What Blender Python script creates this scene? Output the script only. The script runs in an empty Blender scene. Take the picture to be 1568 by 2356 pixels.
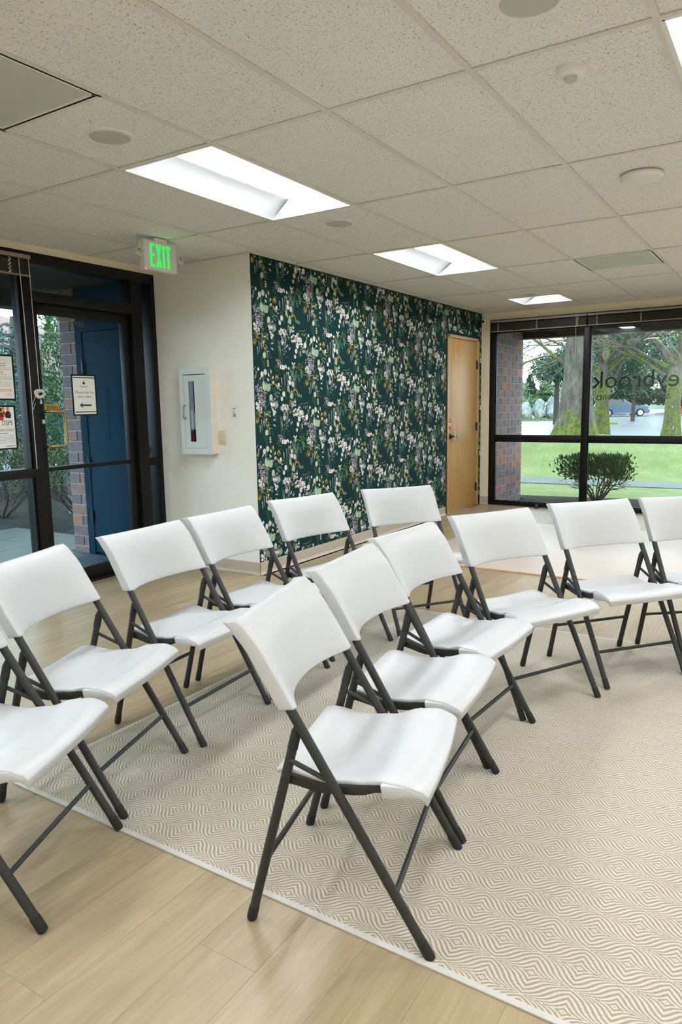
import bpy, bmesh, math, random
from mathutils import Vector, Matrix

random.seed(7)
sc = bpy.context.scene
PI = math.pi

# ------------------------------------------------------------------ camera
CAM = Vector((1.0625, -2.5577, 1.3498))
YAW, PITCH, ROLL, FPX = -0.568955, -0.147361, -0.0168244, 1645.9
fw = Vector((math.sin(YAW)*math.cos(PITCH), math.cos(YAW)*math.cos(PITCH), math.sin(PITCH)))
rt = Vector((math.cos(YAW), -math.sin(YAW), 0)); up = rt.cross(fw)
rt, up = rt*math.cos(ROLL)+up*math.sin(ROLL), up*math.cos(ROLL)-rt*math.sin(ROLL)
cd = bpy.data.cameras.new('camera'); cam = bpy.data.objects.new('camera', cd)
sc.collection.objects.link(cam)
cam.matrix_world = Matrix(((rt.x, up.x, -fw.x, CAM.x), (rt.y, up.y, -fw.y, CAM.y), (rt.z, up.z, -fw.z, CAM.z), (0, 0, 0, 1)))
cd.sensor_fit = 'HORIZONTAL'; cd.sensor_width = 36.0; cd.lens = 36.0*FPX/1568.0
cd.clip_start = 0.05; cd.clip_end = 600
sc.camera = cam

# ------------------------------------------------------------------ sky and exposure
LAMP = 24.0          # brightness of the ceiling troffers' lenses
SKY = 2.65            # overcast sky
world = bpy.data.worlds.new('overcast_sky'); sc.world = world
world.use_nodes = True
bg = world.node_tree.nodes['Background']
bg.inputs['Color'].default_value = (0.88, 0.945, 1.0, 1)
bg.inputs['Strength'].default_value = SKY
sc.view_settings.view_transform = 'Standard'
sc.view_settings.look = 'None'
sc.view_settings.gamma = 1.0
sc.view_settings.use_curve_mapping = False
sc.view_settings.exposure = 0.88
sc.cycles.use_denoising = True
sc.cycles.max_bounces = 6
sc.cycles.diffuse_bounces = 4
sc.cycles.light_sampling_threshold = 0.05
sc.cycles.glossy_bounces = 2
sc.cycles.use_adaptive_sampling = True
sc.cycles.adaptive_threshold = 0.15
sc.cycles.adaptive_min_samples = 16
sc.cycles.transparent_max_bounces = 12
sc.cycles.sample_clamp_indirect = 8.0
sc.cycles.caustics_reflective = False
sc.cycles.caustics_refractive = False

# ------------------------------------------------------------------ helpers
COL = sc.collection

def srgb(r, g, b):
    f = lambda c: (c/255/12.92) if c/255 <= 0.04045 else ((c/255+0.055)/1.055)**2.4
    return (f(r), f(g), f(b), 1.0)

class S:
    """a socket with arithmetic"""
    def __init__(s, nt, k): s.nt, s.k = nt, k
    def _m(s, op, *a):
        n = s.nt.nodes.new('ShaderNodeMath'); n.operation = op
        for i, x in enumerate((s,)+a):
            if isinstance(x, S): s.nt.links.new(x.k, n.inputs[i])
            else: n.inputs[i].default_value = x
        return S(s.nt, n.outputs[0])
    def __add__(s, o): return s._m('ADD', o)
    def __sub__(s, o): return s._m('SUBTRACT', o)
    def __mul__(s, o): return s._m('MULTIPLY', o)
    def __truediv__(s, o): return s._m('DIVIDE', o)
    def __neg__(s): return s._m('MULTIPLY', -1.0)
    def sin(s): return s._m('SINE')
    def cos(s): return s._m('COSINE')
    def abs(s): return s._m('ABSOLUTE')
    def max(s, o): return s._m('MAXIMUM', o)
    def min(s, o): return s._m('MINIMUM', o)
    def pow(s, o): return s._m('POWER', o)
    def gt(s, o): return s._m('GREATER_THAN', o)
    def round(s): return s._m('ROUND')

MATS = {}
def new_mat(name):
    m = bpy.data.materials.new(name); m.use_nodes = True
    nt = m.node_tree
    b = nt.nodes['Principled BSDF']
    MATS[name] = m
    return m, nt, b

def ramp(nt, fac, stops):
    n = nt.nodes.new('ShaderNodeValToRGB')
    e = n.color_ramp.elements
    while len(e) < len(stops): e.new(0.5)
    for i, (p, c) in enumerate(stops):
        e[i].position = p; e[i].color = c if len(c) == 4 else (*c, 1)
    nt.links.new(fac.k if isinstance(fac, S) else fac, n.inputs[0])
    return n.outputs[0]

def coords(nt, kind='Object', scale=(1, 1, 1)):
    t = nt.nodes.new('ShaderNodeTexCoord')
    m = nt.nodes.new('ShaderNodeMapping'); m.inputs['Scale'].default_value = scale
    nt.links.new(t.outputs[kind], m.inputs[0])
    return m.outputs[0]

def noise(nt, co, scale, detail=2.0, rough=0.5, dist=0.0):
    n = nt.nodes.new('ShaderNodeTexNoise')
    n.inputs['Scale'].default_value = scale; n.inputs['Detail'].default_value = detail
    n.inputs['Roughness'].default_value = rough; n.inputs['Distortion'].default_value = dist
    nt.links.new(co, n.inputs['Vector'])
    return S(nt, n.outputs[0])

def bump(nt, b, h, strength, dist=0.01):
    n = nt.nodes.new('ShaderNodeBump'); n.inputs['Strength'].default_value = strength
    n.inputs['Distance'].default_value = dist
    nt.links.new(h.k, n.inputs['Height']); nt.links.new(n.outputs[0], b.inputs['Normal'])

def mat(name, c, rough=0.5, var=0.06, nscale=12.0, bmp=0.0, metal=0.0, spec=0.5, scale=(1, 1, 1), kind='Object'):
    """a plain procedural material: base colour broken up by noise"""
    if name in MATS: return MATS[name]
    m, nt, b = new_mat(name)
    co = coords(nt, kind, scale)
    n = noise(nt, co, nscale, 3)
    lo = tuple(max(0, x*(1-var)) for x in c[:3]); hi = tuple(min(1, x*(1+var)) for x in c[:3])
    nt.links.new(ramp(nt, n, [(0.3, lo), (0.7, hi)]), b.inputs['Base Color'])
    b.inputs['Roughness'].default_value = rough; b.inputs['Metallic'].default_value = metal
    b.inputs['Specular IOR Level'].default_value = spec
    if bmp: bump(nt, b, noise(nt, co, nscale*6, 3), bmp, 0.005)
    return m

def emit(name, c, strength):
    m, nt, b = new_mat(name)
    b.inputs['Base Color'].default_value = c
    b.inputs['Emission Color'].default_value = c
    b.inputs['Emission Strength'].default_value = strength
    return m

def glass(name, tint, ior=1.5):
    m, nt, b = new_mat(name)
    nt.nodes.remove(b)
    out = nt.nodes['Material Output']
    tr = nt.nodes.new('ShaderNodeBsdfTransparent'); tr.inputs[0].default_value = (*tint, 1)
    gl = nt.nodes.new('ShaderNodeBsdfGlossy'); gl.inputs['Roughness'].default_value = 0.0
    fr = nt.nodes.new('ShaderNodeFresnel'); fr.inputs[0].default_value = ior
    mx = nt.nodes.new('ShaderNodeMixShader')
    nt.links.new(fr.outputs[0], mx.inputs[0]); nt.links.new(tr.outputs[0], mx.inputs[1]); nt.links.new(gl.outputs[0], mx.inputs[2])
    nt.links.new(mx.outputs[0], out.inputs[0])
    return m

# ---- bmesh shapes
def box(bm, a, b, rot=None, mi=0):
    a = Vector(a); b = Vector(b)
    vs = [bm.verts.new((x, y, z)) for x in (a.x, b.x) for y in (a.y, b.y) for z in (a.z, b.z)]
    for q in ((0, 1, 3, 2), (4, 6, 7, 5), (0, 4, 5, 1), (2, 3, 7, 6), (0, 2, 6, 4), (1, 5, 7, 3)):
        f = bm.faces.new([vs[i] for i in q]); f.material_index = mi
    if rot is not None:
        for v in vs: v.co = rot @ v.co
    return vs

def ring_frame(d):
    d = d.normalized()
    a = Vector((0, 0, 1)) if abs(d.z) < 0.9 else Vector((1, 0, 0))
    x = d.cross(a).normalized(); return x, d.cross(x).normalized()

def tube(bm, pts, r, seg=10, cap=True, mi=0):
    pts = [Vector(p) for p in pts]; n = len(pts)
    rr = r if isinstance(r, (list, tuple)) else [r]*n
    rings = []; px = None
    for i, p in enumerate(pts):
        d = (pts[min(i+1, n-1)]-pts[max(i-1, 0)])
        x, y = ring_frame(d)
        if px is not None:
            x = (px-d.normalized()*px.dot(d.normalized())).normalized(); y = d.normalized().cross(x)
        px = x
        rings.append([bm.verts.new(p+(x*math.cos(2*PI*k/seg)+y*math.sin(2*PI*k/seg))*rr[i]) for k in range(seg)])
    for i in range(n-1):
        for k in range(seg):
            f = bm.faces.new((rings[i][k], rings[i][(k+1) % seg], rings[i+1][(k+1) % seg], rings[i+1][k])); f.material_index = mi
    if cap:
        f = bm.faces.new(rings[0][::-1]); f.material_index = mi
        f = bm.faces.new(rings[-1]); f.material_index = mi
    return rings

def lathe(bm, prof, seg=24, axis='z', loc=(0, 0, 0), mi=0):
    """prof: list of (radius, height)"""
    loc = Vector(loc); rings = []
    for r, h in prof:
        ring = []
        for k in range(seg):
            c, s = math.cos(2*PI*k/seg)*r, math.sin(2*PI*k/seg)*r
            p = {'z': (c, s, h), 'y': (c, h, s), 'x': (h, c, s)}[axis]
            ring.append(bm.verts.new(loc+Vector(p)))
        rings.append(ring)
    for i in range(len(rings)-1):
        for k in range(seg):
            f = bm.faces.new((rings[i][k], rings[i][(k+1) % seg], rings[i+1][(k+1) % seg], rings[i+1][k])); f.material_index = mi
    for ring in (rings[0], rings[-1]):
        f = bm.faces.new(ring); f.material_index = mi

def prism(bm, poly, d, mi=0):
    """poly: 3-D points of a planar outline, d: extrusion vector"""
    a = [bm.verts.new(p) for p in poly]; d = Vector(d)
    b = [bm.verts.new(Vector(p)+d) for p in poly]
    n = len(a)
    bm.faces.new(a[::-1]).material_index = mi; bm.faces.new(b).material_index = mi
    for i in range(n):
        bm.faces.new((a[i], a[(i+1) % n], b[(i+1) % n], b[i])).material_index = mi

def shell(bm, top, bot, mi=0):
    """closed solid between two equal grids of points"""
    n, m = len(top), len(top[0])
    T = [[bm.verts.new(p) for p in row] for row in top]
    B = [[bm.verts.new(p) for p in row] for row in bot]
    for i in range(n-1):
        for j in range(m-1):
            bm.faces.new((T[i][j], T[i+1][j], T[i+1][j+1], T[i][j+1]))
            bm.faces.new((B[i][j], B[i][j+1], B[i+1][j+1], B[i+1][j]))
    for i in range(n-1):
        bm.faces.new((T[i][0], B[i][0], B[i+1][0], T[i+1][0]))
        bm.faces.new((T[i][-1], T[i+1][-1], B[i+1][-1], B[i][-1]))
    for j in range(m-1):
        bm.faces.new((T[0][j], T[0][j+1], B[0][j+1], B[0][j]))
        bm.faces.new((T[-1][j], B[-1][j], B[-1][j+1], T[-1][j+1]))

def finish(bm, bevel=0.0, seg=2, smooth=40):
    bmesh.ops.recalc_face_normals(bm, faces=bm.faces[:])
    if bevel:
        es = [e for e in bm.edges if len(e.link_faces) == 2 and e.calc_face_angle(0) > 0.6]
        bmesh.ops.bevel(bm, geom=es, offset=bevel, segments=seg, profile=0.5, affect='EDGES', clamp_overlap=True)
    me = bpy.data.meshes.new('mesh'); bm.to_mesh(me); bm.free()
    if smooth:
        me.polygons.foreach_set('use_smooth', [True]*len(me.polygons))
        me.set_sharp_from_angle(angle=math.radians(smooth))
    return me

def obj(name, bm, m=None, parent=None, loc=(0, 0, 0), bevel=0.0, smooth=40, seg=2):
    me = bm if isinstance(bm, bpy.types.Mesh) else finish(bm, bevel, seg, smooth)
    if m and not me.materials:
        for x in (m if isinstance(m, (list, tuple)) else [m]): me.materials.append(x)
    o = bpy.data.objects.new(name, me); COL.objects.link(o)
    o.location = loc
    if parent: o.parent = parent
    return o

def obox(name, a, b, m, parent=None, bevel=0.0):
    bm = bmesh.new(); box(bm, a, b); return obj(name, bm, m, parent, bevel=bevel)

def tag(o, label, cat, group=None, kind=None):
    o['label'] = label; o['category'] = cat
    if group: o['group'] = group
    if kind: o['kind'] = kind
    return o

def thing(name, label, cat, loc=(0, 0, 0), rz=0.0, group=None, kind=None):
    o = bpy.data.objects.new(name, None); COL.objects.link(o)
    o.location = loc; o.rotation_euler = (0, 0, rz); o.empty_display_size = 0.1
    return tag(o, label, cat, group, kind)

def copy_tree(o, parent=None):
    c = o.copy(); COL.objects.link(c)
    if parent: c.parent = parent
    for ch in o.children: copy_tree(ch, c)
    return c

def text(name, body, size, m, parent, origin, xdir, ydir, align='CENTER', ext=0.0006, width=None):
    """flat lettering: origin, reading direction and up direction"""
    cu = bpy.data.curves.new(name, 'FONT'); cu.body = body; cu.size = size
    cu.align_x = align; cu.align_y = 'BOTTOM_BASELINE'; cu.extrude = ext; cu.resolution_u = 3
    tmp = bpy.data.objects.new(name, cu); COL.objects.link(tmp)
    dg = bpy.context.evaluated_depsgraph_get()
    me = bpy.data.meshes.new_from_object(tmp.evaluated_get(dg))
    bpy.data.objects.remove(tmp); bpy.data.curves.remove(cu)
    if width:
        xs = [v.co.x for v in me.vertices]; k = width/(max(xs)-min(xs))
        for v in me.vertices: v.co.x *= k
    x = Vector(xdir).normalized(); y = Vector(ydir).normalized(); z = x.cross(y)
    me.transform(Matrix(((x.x, y.x, z.x, origin[0]), (x.y, y.y, z.y, origin[1]), (x.z, y.z, z.z, origin[2]), (0, 0, 0, 1))))
    me.materials.clear()
    return obj(name, me, m, parent)

def lerp_table(t, xs):
    for (a, va), (b, vb) in zip(xs, xs[1:]):
        if t <= b: 
            k = (t-a)/(b-a); k = max(0, min(1, k)); k = k*k*(3-2*k)
            return va+(vb-va)*k
    return xs[-1][1]

# ------------------------------------------------------------------ materials
WHITE_PLASTIC = mat('white_plastic', (0.495, 0.495, 0.493), 0.42, 0.015, 30)
TUBE_GREY = mat('dark_grey_tube', srgb(46, 47, 45), 0.5, 0.05, 60, spec=0.35)
BLACK_RUBBER = mat('black_rubber', srgb(28, 28, 27), 0.7)
CREAM = mat('cream_wall_paint', (0.80, 0.745, 0.57), 0.75, 0.015, 20, bmp=0.05)
OFFWHITE = mat('white_wall_paint', (0.86, 0.845, 0.79), 0.7, 0.015, 20, bmp=0.05)
BASE_VINYL = mat('beige_cove_base', srgb(186, 174, 156), 0.5, 0.03)
BLACK_FRAME = mat('black_bronze_aluminium', srgb(13, 13, 13), 0.45, 0.08, spec=0.25)
DARK_SOFFIT = mat('dark_brown_soffit', srgb(72, 60, 52), 0.8, 0.1)
WHITE_METAL = mat('white_enamel', (0.82, 0.82, 0.80), 0.35, 0.01)
GREY_MESH = mat('grey_speaker_mesh', srgb(194, 194, 191), 0.6, 0.06, 400)
WHITE_PAPER = mat('white_paper', (0.82, 0.81, 0.78), 0.8, 0.01)
INK_BLACK = mat('black_ink', srgb(30, 30, 30), 0.8)
INK_GREY = mat('grey_ink', srgb(130, 130, 128), 0.8)
INK_GREEN = mat('dark_green_ink', srgb(38, 84, 58), 0.8)
INK_PEACH = mat('peach_ink', srgb(228, 190, 165), 0.8)
INK_RED = mat('red_ink', srgb(190, 45, 45), 0.7)
INK_PINK = mat('pink_ink', srgb(225, 120, 130), 0.8)
INK_ORANGE = mat('orange_ink', srgb(215, 130, 60), 0.8)
INK_BROWN = mat('brown_ink', srgb(95, 50, 35), 0.8)
BRASS = mat('worn_brass', srgb(176, 150, 105), 0.28, 0.06, metal=0.9)
STEEL = mat('brushed_steel', srgb(170, 170, 168), 0.3, metal=0.9)
BLACK_METAL = mat('black_metal', srgb(30, 28, 27), 0.4)
BLUE_PAINT = mat('blue_door_paint', srgb(4, 50, 72), 0.8, 0.08, 5, spec=0.08)
CORD = mat('white_cord', srgb(205, 203, 195), 0.7)
GLASS = glass('window_glass', (0.90, 0.965, 0.965))
GLASS_T = glass('tinted_glass', (0.80, 0.92, 0.94), 1.20)
CLEAR = glass('clear_glass', (0.96, 0.97, 0.97))
MORTAR = mat('mortar', srgb(186, 184, 182), 0.9, 0.1, 40)
CONCRETE = mat('wet_concrete', srgb(74, 80, 76), 0.5, 0.2, 4, bmp=0.1)

def brick_mat():
    m, nt, b = new_mat('brown_purple_brick')
    oi = nt.nodes.new('ShaderNodeObjectInfo')
    c = ramp(nt, oi.outputs['Random'], [(0.0, srgb(122, 108, 116)), (0.4, srgb(140, 120, 124)), (0.65, srgb(152, 124, 120)), (0.85, srgb(166, 122, 108)), (1.0, srgb(178, 126, 104))])
    co = coords(nt)
    n = noise(nt, co, 30, 4)
    mx = nt.nodes.new('ShaderNodeMix'); mx.data_type = 'RGBA'; mx.blend_type = 'MULTIPLY'
    mx.inputs[0].default_value = 1.0
    nt.links.new(c, mx.inputs[6]); nt.links.new(ramp(nt, n, [(0.3, (0.75, 0.75, 0.75)), (0.7, (1.0, 1.0, 1.0))]), mx.inputs[7])
    nt.links.new(mx.outputs[2], b.inputs['Base Color'])
    b.inputs['Roughness'].default_value = 0.85
    bump(nt, b, n, 0.4)
    return m
BRICK = brick_mat()

def plank_mat():
    m, nt, b = new_mat('oak_vinyl_plank')
    oi = nt.nodes.new('ShaderNodeObjectInfo')
    t = nt.nodes.new('ShaderNodeTexCoord')
    off = nt.nodes.new('ShaderNodeVectorMath'); off.operation = 'SCALE'
    off.inputs[0].default_value = (7.1, 13.7, 3.3)
    nt.links.new(oi.outputs['Random'], off.inputs[3])
    add = nt.nodes.new('ShaderNodeVectorMath'); add.operation = 'ADD'
    nt.links.new(t.outputs['Object'], add.inputs[0]); nt.links.new(off.outputs[0], add.inputs[1])
    mp = nt.nodes.new('ShaderNodeMapping'); mp.inputs['Scale'].default_value = (9, 0.9, 1)
    nt.links.new(add.outputs[0], mp.inputs[0])
    mp2 = nt.nodes.new('ShaderNodeMapping'); mp2.inputs['Scale'].default_value = (40, 2.0, 1)
    nt.links.new(add.outputs[0], mp2.inputs[0])
    g = noise(nt, mp.outputs[0], 1.6, 4, 0.6, 1.2)*0.55+noise(nt, mp2.outputs[0], 3.0, 4, 0.65, 0.6)*0.3+S(nt, oi.outputs['Random'])*0.09+0.03
    c = ramp(nt, g, [(0.30, srgb(134, 117, 91)), (0.47, srgb(154, 136, 106)), (0.62, srgb(167, 149, 119)), (0.78, srgb(178, 162, 133))])
    nt.links.new(c, b.inputs['Base Color'])
    b.inputs['Roughness'].default_value = 0.36
    b.inputs['Specular IOR Level'].default_value = 0.45
    bump(nt, b, g, 0.08, 0.003)
    return m
PLANK = plank_mat()

def oak_mat():
    m, nt, b = new_mat('honey_oak_veneer')
    co = coords(nt, 'Object', (6, 6, 0.7))
    g = noise(nt, co, 2.2, 5, 0.6, 1.6)*0.7+noise(nt, coords(nt, 'Object', (60, 60, 2.5)), 2, 3)*0.3
    nt.links.new(ramp(nt, g, [(0.32, srgb(176, 136, 78)), (0.5, srgb(192, 152, 92)), (0.7, srgb(202, 165, 106))]), b.inputs['Base Color'])
    b.inputs['Roughness'].default_value = 0.4
    return m
OAK = oak_mat()

def tile_mat():
    m, nt, b = new_mat('fissured_ceiling_tile')
    oi = nt.nodes.new('ShaderNodeObjectInfo')
    t = nt.nodes.new('ShaderNodeTexCoord')
    off = nt.nodes.new('ShaderNodeVectorMath'); off.operation = 'SCALE'; off.inputs[0].default_value = (5, 9, 2)
    nt.links.new(oi.outputs['Random'], off.inputs[3])
    add = nt.nodes.new('ShaderNodeVectorMath'); add.operation = 'ADD'
    nt.links.new(t.outputs['Object'], add.inputs[0]); nt.links.new(off.outputs[0], add.inputs[1])
    mp = nt.nodes.new('ShaderNodeMapping'); mp.inputs['Scale'].default_value = (1.0, 0.62, 1)
    nt.links.new(add.outputs[0], mp.inputs[0])
    pit = noise(nt, mp.outputs[0], 165, 2.5, 0.55, 0.5)
    c = ramp(nt, pit, [(0.30, srgb(160, 155, 145)), (0.40, srgb(230, 231, 230)), (0.60, srgb(238, 239, 238))])
    nt.links.new(c, b.inputs['Base Color'])
    b.inputs['Roughness'].default_value = 0.95
    b.inputs['Specular IOR Level'].default_value = 0.1
    bump(nt, b, pit.min(0.42), 0.5, 0.004)
    return m
TILE = tile_mat()
TBAR = mat('painted_ceiling_grid', srgb(222, 219, 213), 0.6, 0.01)

def rug_mat():
    m, nt, b = new_mat('woven_rug')
    T = 2*PI
    t = nt.nodes.new('ShaderNodeTexCoord'); sp = nt.nodes.new('ShaderNodeSeparateXYZ')
    nt.links.new(t.outputs['Object'], sp.inputs[0])
    X, Y = S(nt, sp.outputs[0]), S(nt, sp.outputs[1])
    wob = (noise(nt, t.outputs['Object'], 350, 2)-0.5)*0.004
    x = X+0.058+wob; y = Y+0.967+wob
    u = x/0.19+y/0.146; v = x/0.19-y/0.146
    su = u+(v*T).sin()*((u*T).cos()*-0.5+0.5)*0.048
    sv = v+(u*T).sin()*((v*T).cos()*-0.5+0.5)*0.048
    uu, vv = su-su.round(), sv-sv.round()
    a, c = uu.abs(), vv.abs()
    k = (uu*vv).gt(0.0)*0.42+0.14
    def w(q): 
        return (k*((q*2)*(q*2))*(q*-4+3))*-1+1
    L = (((a*-1+0.5)/w(c))*-1+0.5).max(((c*-1+0.5)/w(a))*-1+0.5).max(0.0).min(0.5)
    s = ((L*2).pow(0.85)*(T*5.5)).cos()
    weave = noise(nt, coords(nt, 'Object', (1, 1, 1)), 420, 2)
    fac = s*0.6+(weave-0.5)*1.3+0.5
    # plain cream binding along the edges
    edge = (X+1.29).abs().min((Y+1.15).abs()).min((Y-1.59).abs())
    plain = edge.gt(0.017)
    fac = fac*plain
    col = ramp(nt, fac, [(0.06, srgb(194, 190, 181)), (0.94, srgb(156, 139, 112))])
    nt.links.new(col, b.inputs['Base Color'])
    b.inputs['Roughness'].default_value = 0.95
    b.inputs['Specular IOR Level'].default_value = 0.15
    bump(nt, b, weave*0.6+(s*-0.3), 0.5, 0.003)
    return m
RUG = rug_mat()

# ------------------------------------------------------------------ room shell
H = 2.51
XL, XW, YC, YF = -3.60, -2.55, 1.865, 6.60      # storefront, wallpaper wall, their corner, window wall
XR, YB = 4.90, -5.00

# floor: planks, each with its own edges
fl = tag(obox('floor', (XL-0.12, YB, -0.12), (XR, YF+0.1, -0.0045), mat('floor_underlay', srgb(140, 118, 88), 0.9)),
         'light oak vinyl plank floor running through the whole room', 'floor', kind='structure')
PWD, PLN = 0.182, 1.22
full_bm = bmesh.new(); box(full_bm, (0.0002, 0.0002, -0.0044), (PWD-0.0002, PLN-0.0002, 0.0))
full_me = finish(full_bm, 0.0005, 1, 0); full_me.materials.append(PLANK)
rest = bmesh.new()
i = 0; x = XL
while x < XR-0.01:
    y = YB-((i*0.37) % 1)*PLN
    while y < YF:
        x1, y0, y1 = min(x+PWD, XR), max(y, YB), min(y+PLN, YF)
        inside = (x < -2.55 and y1 <= YC+0.01) or (x >= -2.74)
        hidden = x+PWD < XW and y0 > YC
        seen = x < 1.5 and y1 > -2.4 and not hidden
        under_rug = x > -1.28 and y0 > -1.14 and y1 < 1.58
        if not hidden:
            if seen and not under_rug:
                if y1-y0 > PLN-0.01 and x1-x > PWD-0.001 and not (x < XW and y1 > YC):
                    o = bpy.data.objects.new('plank', full_me); COL.objects.link(o); o.location = (x, y0, 0); o.parent = fl
                else:
                    b = bmesh.new(); xx = x
                    if x < XW and y1 > YC: y1 = YC
                    box(b, (0.0006, 0.0006, -0.0044), (x1-xx-0.0006, y1-y0-0.0006, 0.0))
                    obj('plank', b, PLANK, fl, (xx, y0, 0), 0.0009, 0, 1)
            else:
                box(rest, (x+0.0006, y0+0.0006, -0.0044), (x1-0.0006, y1-0.0006, 0.0))
        y += PLN
    x += PWD; i += 1
r = obj('plank_field', rest, PLANK, fl, smooth=0); r['kind'] = 'stuff'

# solid walls
def wallbox(name, a, b, m, label):
    return tag(obox(name, a, b, m), label, 'wall', kind='structure')
wallbox('wall_right', (XR, YB, -0.1), (XR+0.15, YF+0.15, H+0.3), CREAM, 'plain cream wall closing the room opposite the glass door')
wallbox('wall_back', (XL-0.15, YB-0.15, -0.1), (XR+0.15, YB, H+0.3), CREAM, 'plain cream wall behind the rows of chairs')
wallbox('wall_alcove', (XL-0.02, YC, -0.1), (XW-0.003, YC+0.15, H+0.3), OFFWHITE, 'off-white wall with extinguisher cabinet between glass door and wallpaper')
# wallpapered wall with a gap for the oak door
DY0, DY1, DZ = 5.515, 6.50, 2.175
WALLP = mat('dark_teal_wallpaper', srgb(16, 50, 50), 0.9, 0.10, 9, spec=0.15)
wp = bmesh.new()
box(wp, (XW-0.15, YC+0.15, -0.1), (XW, DY0, H+0.3)); box(wp, (XW-0.15, DY1, -0.1), (XW, YF, H+0.3)); box(wp, (XW-0.15, DY0, DZ), (XW, DY1, H+0.3))
box(wp, (XW-0.0025, YC, -0.1), (XW, YC+0.15, H+0.3))
wall_wp = tag(obj('wall_left', wp, WALLP, smooth=0), 'dark teal wallpaper wall printed with trailing flowers and leaves', 'wall', kind='structure')
# window wall: strip beside the door corner and the band over the frame
ww = bmesh.new()
WT = 2.42
box(ww, (XW-0.15, YF, -0.1), (-2.43, YF+0.12, H+0.3)); box(ww, (-2.43, YF, WT), (XR, YF+0.12, H+0.3)); box(ww, (-2.43, YF, -0.1), (XR, YF+0.12, -0.005))
tag(obj('wall_window_side', ww, CREAM, smooth=0), 'cream strip of wall framing the tall window', 'wall', kind='structure')
sb = bmesh.new()
ST = 2.46
box(sb, (XL-0.12, YB, ST), (XL, YC, H+0.3)); box(sb, (XL-0.12, YB, -0.1), (XL, YC, -0.005))
tag(obj('wall_storefront', sb, CREAM, smooth=0), 'narrow cream band of wall above the glass door frame', 'wall', kind='structure')

# baseboards: vinyl cove base with a small toe
def cove(name, p, q, nrm, label):
    p, q, nrm = Vector(p), Vector(q), Vector(nrm)
    prof = [(0.0, 0.001), (0.016, 0.001), (0.0145, 0.006), (0.006, 0.014), (0.003, 0.026), (0.003, 0.1), (0.0, 0.102)]
    bm = bmesh.new()
    prism(bm, [p+nrm*a+Vector((0, 0, z)) for a, z in prof], q-p)
    return tag(obj(name, bm, BASE_VINYL, smooth=0), label, 'baseboard', kind='structure')
cove('baseboard_alcove', (XL, YC, 0), (XW+0.003, YC, 0), (0, -1, 0), 'beige cove base along the off-white alcove wall')
cove('baseboard_left', (XW, YC-0.003, 0), (XW, DY0-0.045, 0), (1, 0, 0), 'beige cove base along the floral wallpaper')
cove('baseboard_window_side', (XW, YF, 0), (-2.43, YF, 0), (0, -1, 0), 'short beige cove base between oak door and window')

# ------------------------------------------------------------------ ceiling: grid, tiles
cl = tag(obox('ceiling', (XL-0.15, YB, H+0.10), (XR, YF+0.1, H+0.25), mat('ceiling_void', srgb(120, 116, 108), 0.9)),
         'suspended ceiling of fissured tiles in a painted grid', 'ceiling', kind='structure')
TJ, TI = 0.61, 1.22
troffers = [(-3, 0), (-3, 2), (1, 0), (1, 2), (-3, -2), (1, -2), (-3, -4), (1, -4), (5, 0), (5, 2), (5, -2), (1, 4), (5, 4), (5, -4)]
halfcells = {(-3, 4): 'light_far', (-1, 3): 'vent_near', (-3, -1): 'vent_a'}
tile_cache = {}
def tile(x0, x1, y0, y1):
    if x1-x0 < 0.02 or y1-y0 < 0.02: return
    k = (round(x1-x0, 3), round(y1-y0, 3))
    if k not in tile_cache:
        b = bmesh.new(); box(b, (0.004, 0.004, 0.0055), (k[0]-0.004, k[1]-0.004, 0.022))
        tile_cache[k] = finish(b, 0.002, 1, 0); tile_cache[k].materials.append(TILE)
    o = bpy.data.objects.new('tile', tile_cache[k]); COL.objects.link(o); o.location = (x0, y0, H); o.parent = cl
def bar(x0, x1, y0, y1):
    b = bmesh.new(); box(b, (x0, y0, H), (x1, y1, H+0.004)); box(b, ((x0+x1)/2-0.002 if x1-x0 < 0.05 else x0, (y0+y1)/2-0.002 if y1-y0 < 0.05 else y0, H+0.004), ((x0+x1)/2+0.002 if x1-x0 < 0.05 else x1, (y0+y1)/2+0.002 if y1-y0 < 0.05 else y1, H+0.04))
    obj('grid_bar', b, TBAR, cl, smooth=0)
def cell(x0, x1, y0, y1):
    """tile clipped to the L-shaped room"""
    x1, y0, y1 = min(x1, XR), max(y0, YB), min(y1, YF)
    if x0 < XW and y1 > YC:
        if y0 < YC: tile(max(x0, XL), x1, y0, YC)
        tile(max(x0, XW), x1, max(y0, YC), y1)
    else: tile(max(x0, XL), x1, y0, y1)
for j in range(-6, 9):
    for i in range(-5, 6):
        x0, y0 = j*TJ, i*TI
        if (j, i) in troffers: continue
        h = halfcells.get((j, i))
        if h == 'light_far': cell(x0, x0+TJ, y0, y0+TI/2); bar(x0, x0+TJ, y0+TI/2-0.012, y0+TI/2+0.012); continue
        if h == 'vent_near': cell(x0, x0+TJ, y0+TI/2, y0+TI); bar(x0, x0+TJ, y0+TI/2-0.012, y0+TI/2+0.012); continue
        if h == 'vent_a': cell(x0, x0+TJ, y0+TI/2, y0+TI); bar(x0, x0+TJ, y0+TI/2-0.012, y0+TI/2+0.012); continue
        cell(x0, x0+TJ, y0, y0+TI)
for j in range(-5, 9):
    x0 = j*TJ
    if x0 > XR: break
    bar(x0-0.012, x0+0.012, YB, YF if x0 > XW else YC)
for i in range(-4, 6):
    y0 = i*TI
    xs = XL if y0 < YC else XW
    for j in range(-6, 9):
        a, b = max(j*TJ+0.012, xs), min((j+1)*TJ-0.012, XR)
        if b-a > 0.03: bar(a, b, y0-0.012, y0+0.012)
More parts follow.
